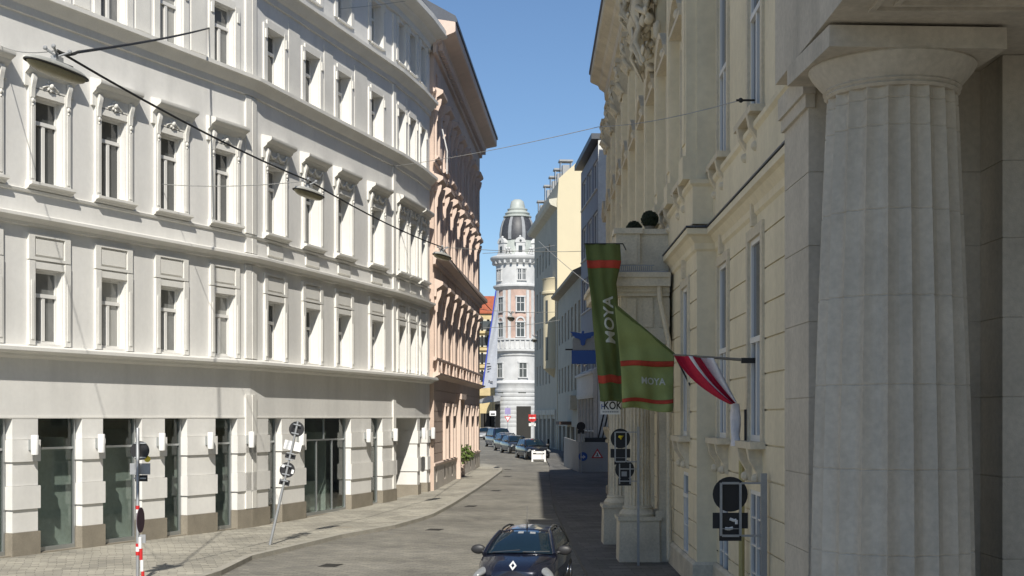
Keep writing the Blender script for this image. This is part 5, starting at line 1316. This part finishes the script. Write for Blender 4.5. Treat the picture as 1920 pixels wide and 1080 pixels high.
# blue eagle sign
eY = 66.5; ek = eY/FPX
es = thing("eagle_sign", ((1092-960)*ek, eY, H+(783-682)*ek), "dark blue box sign with a blue spread eagle above it, on the right houses", "sign")
x0, x1 = (1072-960)*ek, (1117-960)*ek
MB().box(W, x0, x1, eY, eY+.35, H+(783-682)*ek, H+(783-657)*ek).build("panel", "signblue", es)
MB().box(W, x0+.05, x1+.3, eY+.05, eY+.3, H+(783-656)*ek, H+(783-634)*ek).build("backing", "zinc", es)
ez = H+(783-632)*ek; ex = (1093-960)*ek; eg = MB()
pts = [(-.62,.26),(-.40,.24),(-.2,.2),(-.07,.17),(-.05,.27),(.0,.31),(.06,.27),(.05,.17),(.2,.2),(.4,.24),(.62,.26),(.5,.12),(.55,.10),(.38,-.0),(.42,-.03),(.2,-.08),(.12,-.16),(.1,-.36),(0,-.42),(-.1,-.36),(-.12,-.16),(-.2,-.08),(-.42,-.03),(-.38,0),(-.55,.1),(-.5,.12)]
n = len(pts); vs = [(ex+x, eY-.06+e, ez+z) for e in (0,.08) for x, z in pts]; eg.add(vs, [tuple(range(n)), tuple(range(n, 2*n))[::-1]]+[(i, (i+1)%n, n+(i+1)%n, n+i) for i in range(n)]); eg.build("eagle", "signblue", es)
MB().tube([(x0-.3,eY+.2,H+(783-655)*ek),(4.75,eY+.2,H+(783-655)*ek)], .04, 6).build("bracket", "iron", es)
mb = MB(); 
for px in (1085, 1098): mb.ball(((px-960)*ek, eY+.1, H+(783-684)*ek), .09, 10, 7)
mb.build("spotlight", "chrome", es)

# no entry sign
nY = 105.; nk = nY/FPX; nb = Vector(((1002-960)*nk, nY, gz(nY)))
ne = thing("no_entry_sign", nb, "red no entry sign with white bar on a post beside the parked cars", "traffic sign")
MB().lathe(nb, [(.04,0),(.04,H+(783-776)*nk-nb.z)], 10).build("pole", "signgrey", ne)
nx = (998-960)*nk; MB().box(W, nx-.28, nx+.28, nY-.06, nY-.045, H+(783-789)*nk, H+(783-777)*nk).build("plate", "signred", ne)
MB().box(W, nx-.22, nx+.22, nY-.075, nY-.062, H+(783-785)*nk, H+(783-782.5)*nk).build("bar", "signwhite", ne)
disc(MB(), Vector((nx, nY-.05, H+(783-785)*nk)), .26, 0).build("round_face", "signred", ne)
MB().box(W, nx-.26, nx+.26, nY-.06, nY-.045, H+(783-799)*nk, H+(783-793.5)*nk).build("lower_plate", "signwhite", ne)
# bollard
bb = gp(1028, 846, .1); bl = thing("bollard", bb, "dark iron bollard on the right pavement edge by the first parked car", "bollard")
MB().lathe(bb, [(.14,0),(.14,.08),(.09,.12),(.08,.75),(.1,.78),(.06,.84),(.0,.88)], 14).build("shaft", "iron", bl, 40); MB().ball(bb+Vector((0,0,.92)), .09, 10, 7).build("knob", "iron", bl, 60)
# far small signs
for px, py, w, h, lab, m_ in ((924,775,12,9,"white square sign with dark panel hanging before the ochre house","signwhite"),):
    fy = 178.; c = at(px, py, fy); q_ = fy/FPX; t = thing("hanging_sign", c, lab, "sign"); MB().box(W, c.x-w*q_/2, c.x+w*q_/2, fy, fy+.1, c.z-h*q_/2, c.z+h*q_/2).build("panel", m_, t); MB().box(W, c.x-w*q_*.33, c.x+w*q_*.33, fy-.03, fy, c.z-h*q_*.3, c.z).build("dark_field", "plastic", t); MB().box(W, c.x-.04, c.x+.04, fy+.02, fy+.06, c.z+h*q_/2, c.z+2.6).build("hanger", "iron", t)
fy = 172.; q_ = fy/FPX; c = at(952, 785, fy); t = thing("give_way_sign", Vector((c.x, fy, gz(fy))), "white give way triangle below a purple plate before the tower", "traffic sign")
MB().lathe((c.x,fy,gz(fy)), [(.04,0),(.04,H+(783-762)*q_-gz(fy))], 8).build("pole", "signgrey", t)
MB().add([c+Vector((x,-.05+e,z)) for e in (0,.02) for x, z in ((-.42,.3),(.42,.3),(0,-.45))], [(0,1,2),(5,4,3),(0,3,4,1),(1,4,5,2),(2,5,3,0)]).build("triangle", "signred", t); MB().add([c+Vector((x,-.06+e,z)) for e in (0,.009) for x, z in ((-.27,.22),(.27,.22),(0,-.28))], [(0,1,2),(5,4,3),(0,3,4,1),(1,4,5,2),(2,5,3,0)]).build("white_face", "signwhite", t)
MB().box(W, c.x-.35, c.x+.35, fy-.06, fy-.045, H+(783-777)*q_, H+(783-765)*q_).build("plate", mat("purple_plate", (.30,.26,.45), var=.05), t)

# ------------------------------------------------------------------ FLAGS
# long vertical banner on a bracket
bYy = 33.6; bk = bYy/FPX
mb_ = thing("long_banner", at(1131, 750, bYy), "long dark green vertical banner lettered MOYA with two red stripes", "banner")
Lc = [(457,1097,1163),(490,1100,1165),(530,1104,1156),(560,1108,1159),(600,1111,1160),(650,1116,1164),(700,1120,1167),(735,1124,1168),(752,1125,1168)]
def bsurf(u, v):
    """v from the top (0) to the bottom (1)"""
    py = 457+v*295
    for (a, l0, r0), (b, l1, r1) in zip(Lc, Lc[1:]):
        if py <= b+1e-6: break
    t = (py-a)/(b-a); l_, r_ = l0+(l1-l0)*t, r0+(r1-r0)*t; px = l_+(r_-l_)*u
    fold = .10*math.sin(u*6.5+v*3.2)*(.25+.75*v)+.035*math.sin(u*15-v*7)+.02*math.sin(u*4+v*31)*v*(1-v)*2+.18*(u-.5)*math.sin(v*3)
    sag = (4*math.sin(math.pi*u) if v < .05 else 0)-6*u*(v > .95)
    return at(px, py+sag*0, bYy)+Vector((0, fold, -(0.02*math.sin(u*9)*v)))
bn = MB()
thick(MB().grid(bsurf, 16, 60).build("cloth", "banner", mb_, 60), .012)
for v0, v1 in ((.105,.155),(.835,.885)):
    thick(MB().grid(lambda u, v: bsurf(u, v0+(v1-v0)*v)+Vector((0,-.012,0)), 16, 5).build("red_stripe", "bannerred", mb_, 60), .008)
tv, tf = text_pts("MOYA", 1.0, bold=.02); wx = max(v.x for v in tv)-min(v.x for v in tv); hy = max(v.y for v in tv)-min(v.y for v in tv); ym = (max(v.y for v in tv)+min(v.y for v in tv))/2
MB().add([bsurf(.66+(v.y-ym)/hy*-.46 if False else .62-(v.y-ym)/hy*.40, .485-(v.x/wx)*.30)+Vector((0,-.024,0)) for v in tv], tf).build("lettering", "bannertext", mb_)
MB().tube([at(1095,457,bYy), at(1168,457,bYy), Vector((2.86,PY0-.1,Z(4.22)))], .016, 8).build("pole", "iron", mb_)
# second flag on a raised pole
fY = 32.0; fk = fY/FPX
f2t = thing("sloping_flag", at(1262, 668, fY), "light green flag lettered MOYA hanging from a slanting pole", "flag")
PA, PBt = at(1150,566,fY-.3), at(1264,664,fY)
def fsurf(u, v):
    top = (1153+(1264-1153)*u, 574+(664-574)*u); bot = (1169+(1261-1169)*u, 766+5*u-3*math.sin(u*6))
    px, py = top[0]+(bot[0]-top[0])*v, top[1]+(bot[1]-top[1])*v
    px += 3*math.sin(v*4+u*3)*v*(1-u)
    return at(px, py, fY-.3*(1-u))+Vector((0, .09*math.sin(u*8+v*4)*v+.05*math.sin(u*15-v*3)*v+.03*math.sin(u*9+v*17), 0))
thick(MB().grid(fsurf, 40, 40).build("cloth", "banner2", f2t, 60), .01)
def vline(u, py):
    t0, t1 = 574+90*u, 766+5*u; return (py-t0)/(t1-t0)
for a, b in ((677,687),(748,755)):
    thick(MB().grid(lambda u, v: fsurf(u, vline(u, a+(b-a)*v))+Vector((0,-.02,0)), 40, 3).build("red_stripe", "bannerred", f2t, 60), .006)
def ftext(v):
    px = 1223+v.x/wx*46; py = 714-(v.y-ym)/hy*13
    u = (px-1161)/103+.02; return fsurf(u, vline(u, py))+Vector((0,-.03,0))
MB().add([ftext(v) for v in tv], tf).build("lettering", "bannertext", f2t)
MB().tube([PA+Vector((.02,0,-.05)), PBt], .028, 8).build("sleeve", "banner", f2t)
MB().tube([PBt, f2(31.0,.0,PBt.z-.75)], .02, 8).build("pole", "iron", f2t)
# red white red flag on a horizontal pole
aY = 25.0; ak = aY/FPX
af = thing("national_flag", at(1392, 676, aY), "red white red flag drooping from a horizontal pole on the palace wall", "flag")
MB().tube([at(1262,665,aY), at(1392,676,aY)+Vector((.18,0,0))], [.015,.03], 8).build("pole", "plinth", af)
MB().box(W, at(1392,676,aY).x-.02, at(1392,676,aY).x+.25, aY-.03, aY+.03, at(1392,681,aY).z, at(1392,671,aY).z).build("bracket", "iron", af)
def asurf(u, v):
    """u along the hoist on the pole, v down the fly"""
    t = (1264+72*u, 666+6*u)
    mid = (1290+62*u, 708-14*u); end = (1372+10*u-2*(1-u), 758-3*u)
    a = (t[0]*(1-v)**2+2*(mid[0]+8-8*u)*v*(1-v)+end[0]*v*v, t[1]*(1-v)**2+2*(mid[1]+16-10*u)*v*(1-v)+end[1]*v*v)
    return at(a[0], a[1], aY)+Vector((0, .14*math.sin(u*11+v*2)*(1-.5*v), 0))
for u0, u1, m_ in ((0,.36,"flagred"),(.36,.45,"flagwhite"),(.45,.72,"flagred"),(.72,1,"flagwhite")):
    thick(MB().grid(lambda u, v: asurf(u0+(u1-u0)*u, v), 10, 24).build("cloth_stripe", m_, af, 60), .008)

# ------------------------------------------------------------------ OVERHEAD LAMPS AND WIRES
LH = 5.7
def lamp_at(px, py): y = LH*FPX/(783-py); return Vector(((px-960)*y/FPX, y, H+LH))
LP = [(107,130,"large street lamp on the overhead cable, nearest, at top left"),(579,362,"second street lamp on the overhead cable before the garland windows"),(829,480,"third street lamp on the overhead cable at the salmon house corner")]
far = [(958,597,"small far street lamp on the cable before the tower"),(1002,638,"tiny far street lamp on the cable beside the tower")]
lamps = []
def hang_lamp(c, ang, k, lab, grp="street lamps hung over the road"):
    t = thing("street_lamp", c, lab, "street lamp", grp); ca, sa = math.cos(ang), math.sin(ang)
    P = lambda s, d, z: c+Vector((s*sa*k+d*ca*k, s*ca*k-d*sa*k, z*k))
    def shell(u, v):
        a = 2*math.pi*u; ln, wd_ = .95, .19; r_ = math.cos(v*math.pi/2)**.6 if v < 1 else 0
        return P(ln*math.cos(a)*abs(math.cos(a))**-.25*r_ if abs(math.cos(a)) > 1e-3 else 0, wd_*math.sin(a)*r_, .13*math.sin(v*math.pi/2))
    MB().grid(shell, 32, 6).build("shell", "lampshell", t, 50)
    def belly(u, v):
        a = 2*math.pi*u; r_ = math.cos(v*math.pi/2)**.55 if v < 1 else 0
        return P(.90*math.cos(a)*r_*(abs(math.cos(a))**-.25 if abs(math.cos(a)) > 1e-3 else 0), .165*math.sin(a)*r_, -.02-.13*math.sin(v*math.pi/2))
    MB().grid(belly, 32, 6).build("cover", "lampbelly", t, 50)
    rim = MB(); rim.tube([P(.96*math.cos(a)*(abs(math.cos(a))**-.25 if abs(math.cos(a)) > 1e-3 else 0), .195*math.sin(a), -.005) for a in [2*math.pi*i/32 for i in range(33)]], .02*k, 5); rim.build("rim", "wire", t)
    br = MB(); br.box(P, -.12, .12, -.06, .06, .11, .24); br.box(P, .05, .45, -.05, .05, .1, .16); br.tube([P(-.2,-.12,.36), P(0,0,.24), P(.2,.14,.36)], .025*k, 6); br.tube([P(-.25,.1,.36), P(0,0,.28), P(.25,-.1,.36)], .025*k, 6)
    for q in ((-.2,-.12,.37),(.2,.14,.37),(-.25,.1,.37),(.25,-.1,.37)): br.ball(P(*q), .045*k, 8, 5)
    br.build("hanger", "zinc", t)
    return P(0, 0, .36)
ang = math.atan2(.30, .95)
tops = []
for px, py, lab in LP:
    c = lamp_at(px, py); tops.append(hang_lamp(c, R(17), .86, lab))
for px, py, lab in far:
    y = LH*FPX/(783-py); c = Vector(((px-960)*y/FPX, y, H+LH)); tops.append(hang_lamp(c, R(4), 1.0, lab))
def cable(name, pts, r, m, lab, grp, sag=0.):
    out = []
    for a, b in zip(pts, pts[1:]):
        n = 8
        for i in range(n): t = i/n; out.append(Vector(a).lerp(Vector(b), t)-Vector((0,0,sag*4*t*(1-t))))
    out.append(Vector(pts[-1]))
    tag(MB().tube(out, r, 5).build(name, m), lab, "cable", grp)
fwp = lambda fr, s, z: fr(s, .02, z)
cable("feed_cable", [at(395,52,44.3)+Vector((0,0,0)), tops[0]+Vector((.25,.3,.05)), tops[0]], .028, "wire", "thick black feed cable from the white facade to the nearest lamp", None, .05)
cable("feed_cable", [tops[0], tops[1], tops[2], Vector((-1.2,80,H+LH+.5))], .022, "wire", "thick black cable strung from lamp to lamp along the street", None, .12)
cables = [
 ([at(0,85,36.0), tops[0]], "thin span wire from the left edge to the nearest lamp"),
 ([fB(11.2,.02,Z(9.6)) if False else at(440,28,46.5), at(760,2,58.5) ], "thin pale wire rising along the top floors of the white house"),
 ([at(735,312,58.7), at(1122,238,40), at(1388,188,24.5)], "thin span wire across the sky from the white house to the palace"),
 ([at(300,345,42), tops[1]], "thin wire from the white facade to the second lamp"),
 ([tops[2], at(1120,470,70)], "thin wire from the third lamp across to the right houses"),
 ([at(905,475,91), at(1040,460,100)], "thin wire high between the salmon house and cream house"),
 ([at(900,580,91), at(1040,585,100)], "thin wire across the street below the tower dome"),
 ([at(900,615,91), at(1050,600,98)], "pale wire across the street before the tower balcony"),
 ([at(1010,452,100) , at(1120,545,72)], "thin wire slanting before the cream side wall"),
]
for pts, lab in cables: cable("span_wire", pts, .011 if pts[0].y < 60 else .018, "thinwire" , lab, "thin span wires over the street", .1)
ins = thing("wire_anchor", at(1389,188,24.5), "small dark wire anchor on the palace wall", "anchor"); ca_ = at(1389,188,24.5); MB().tube([ca_+Vector((-.08,0,0)), ca_+Vector((.25,0,0))], .02, 6).build("hook", "iron", ins); MB().ball(ca_, .045, 8, 6).build("insulator", "iron", ins)
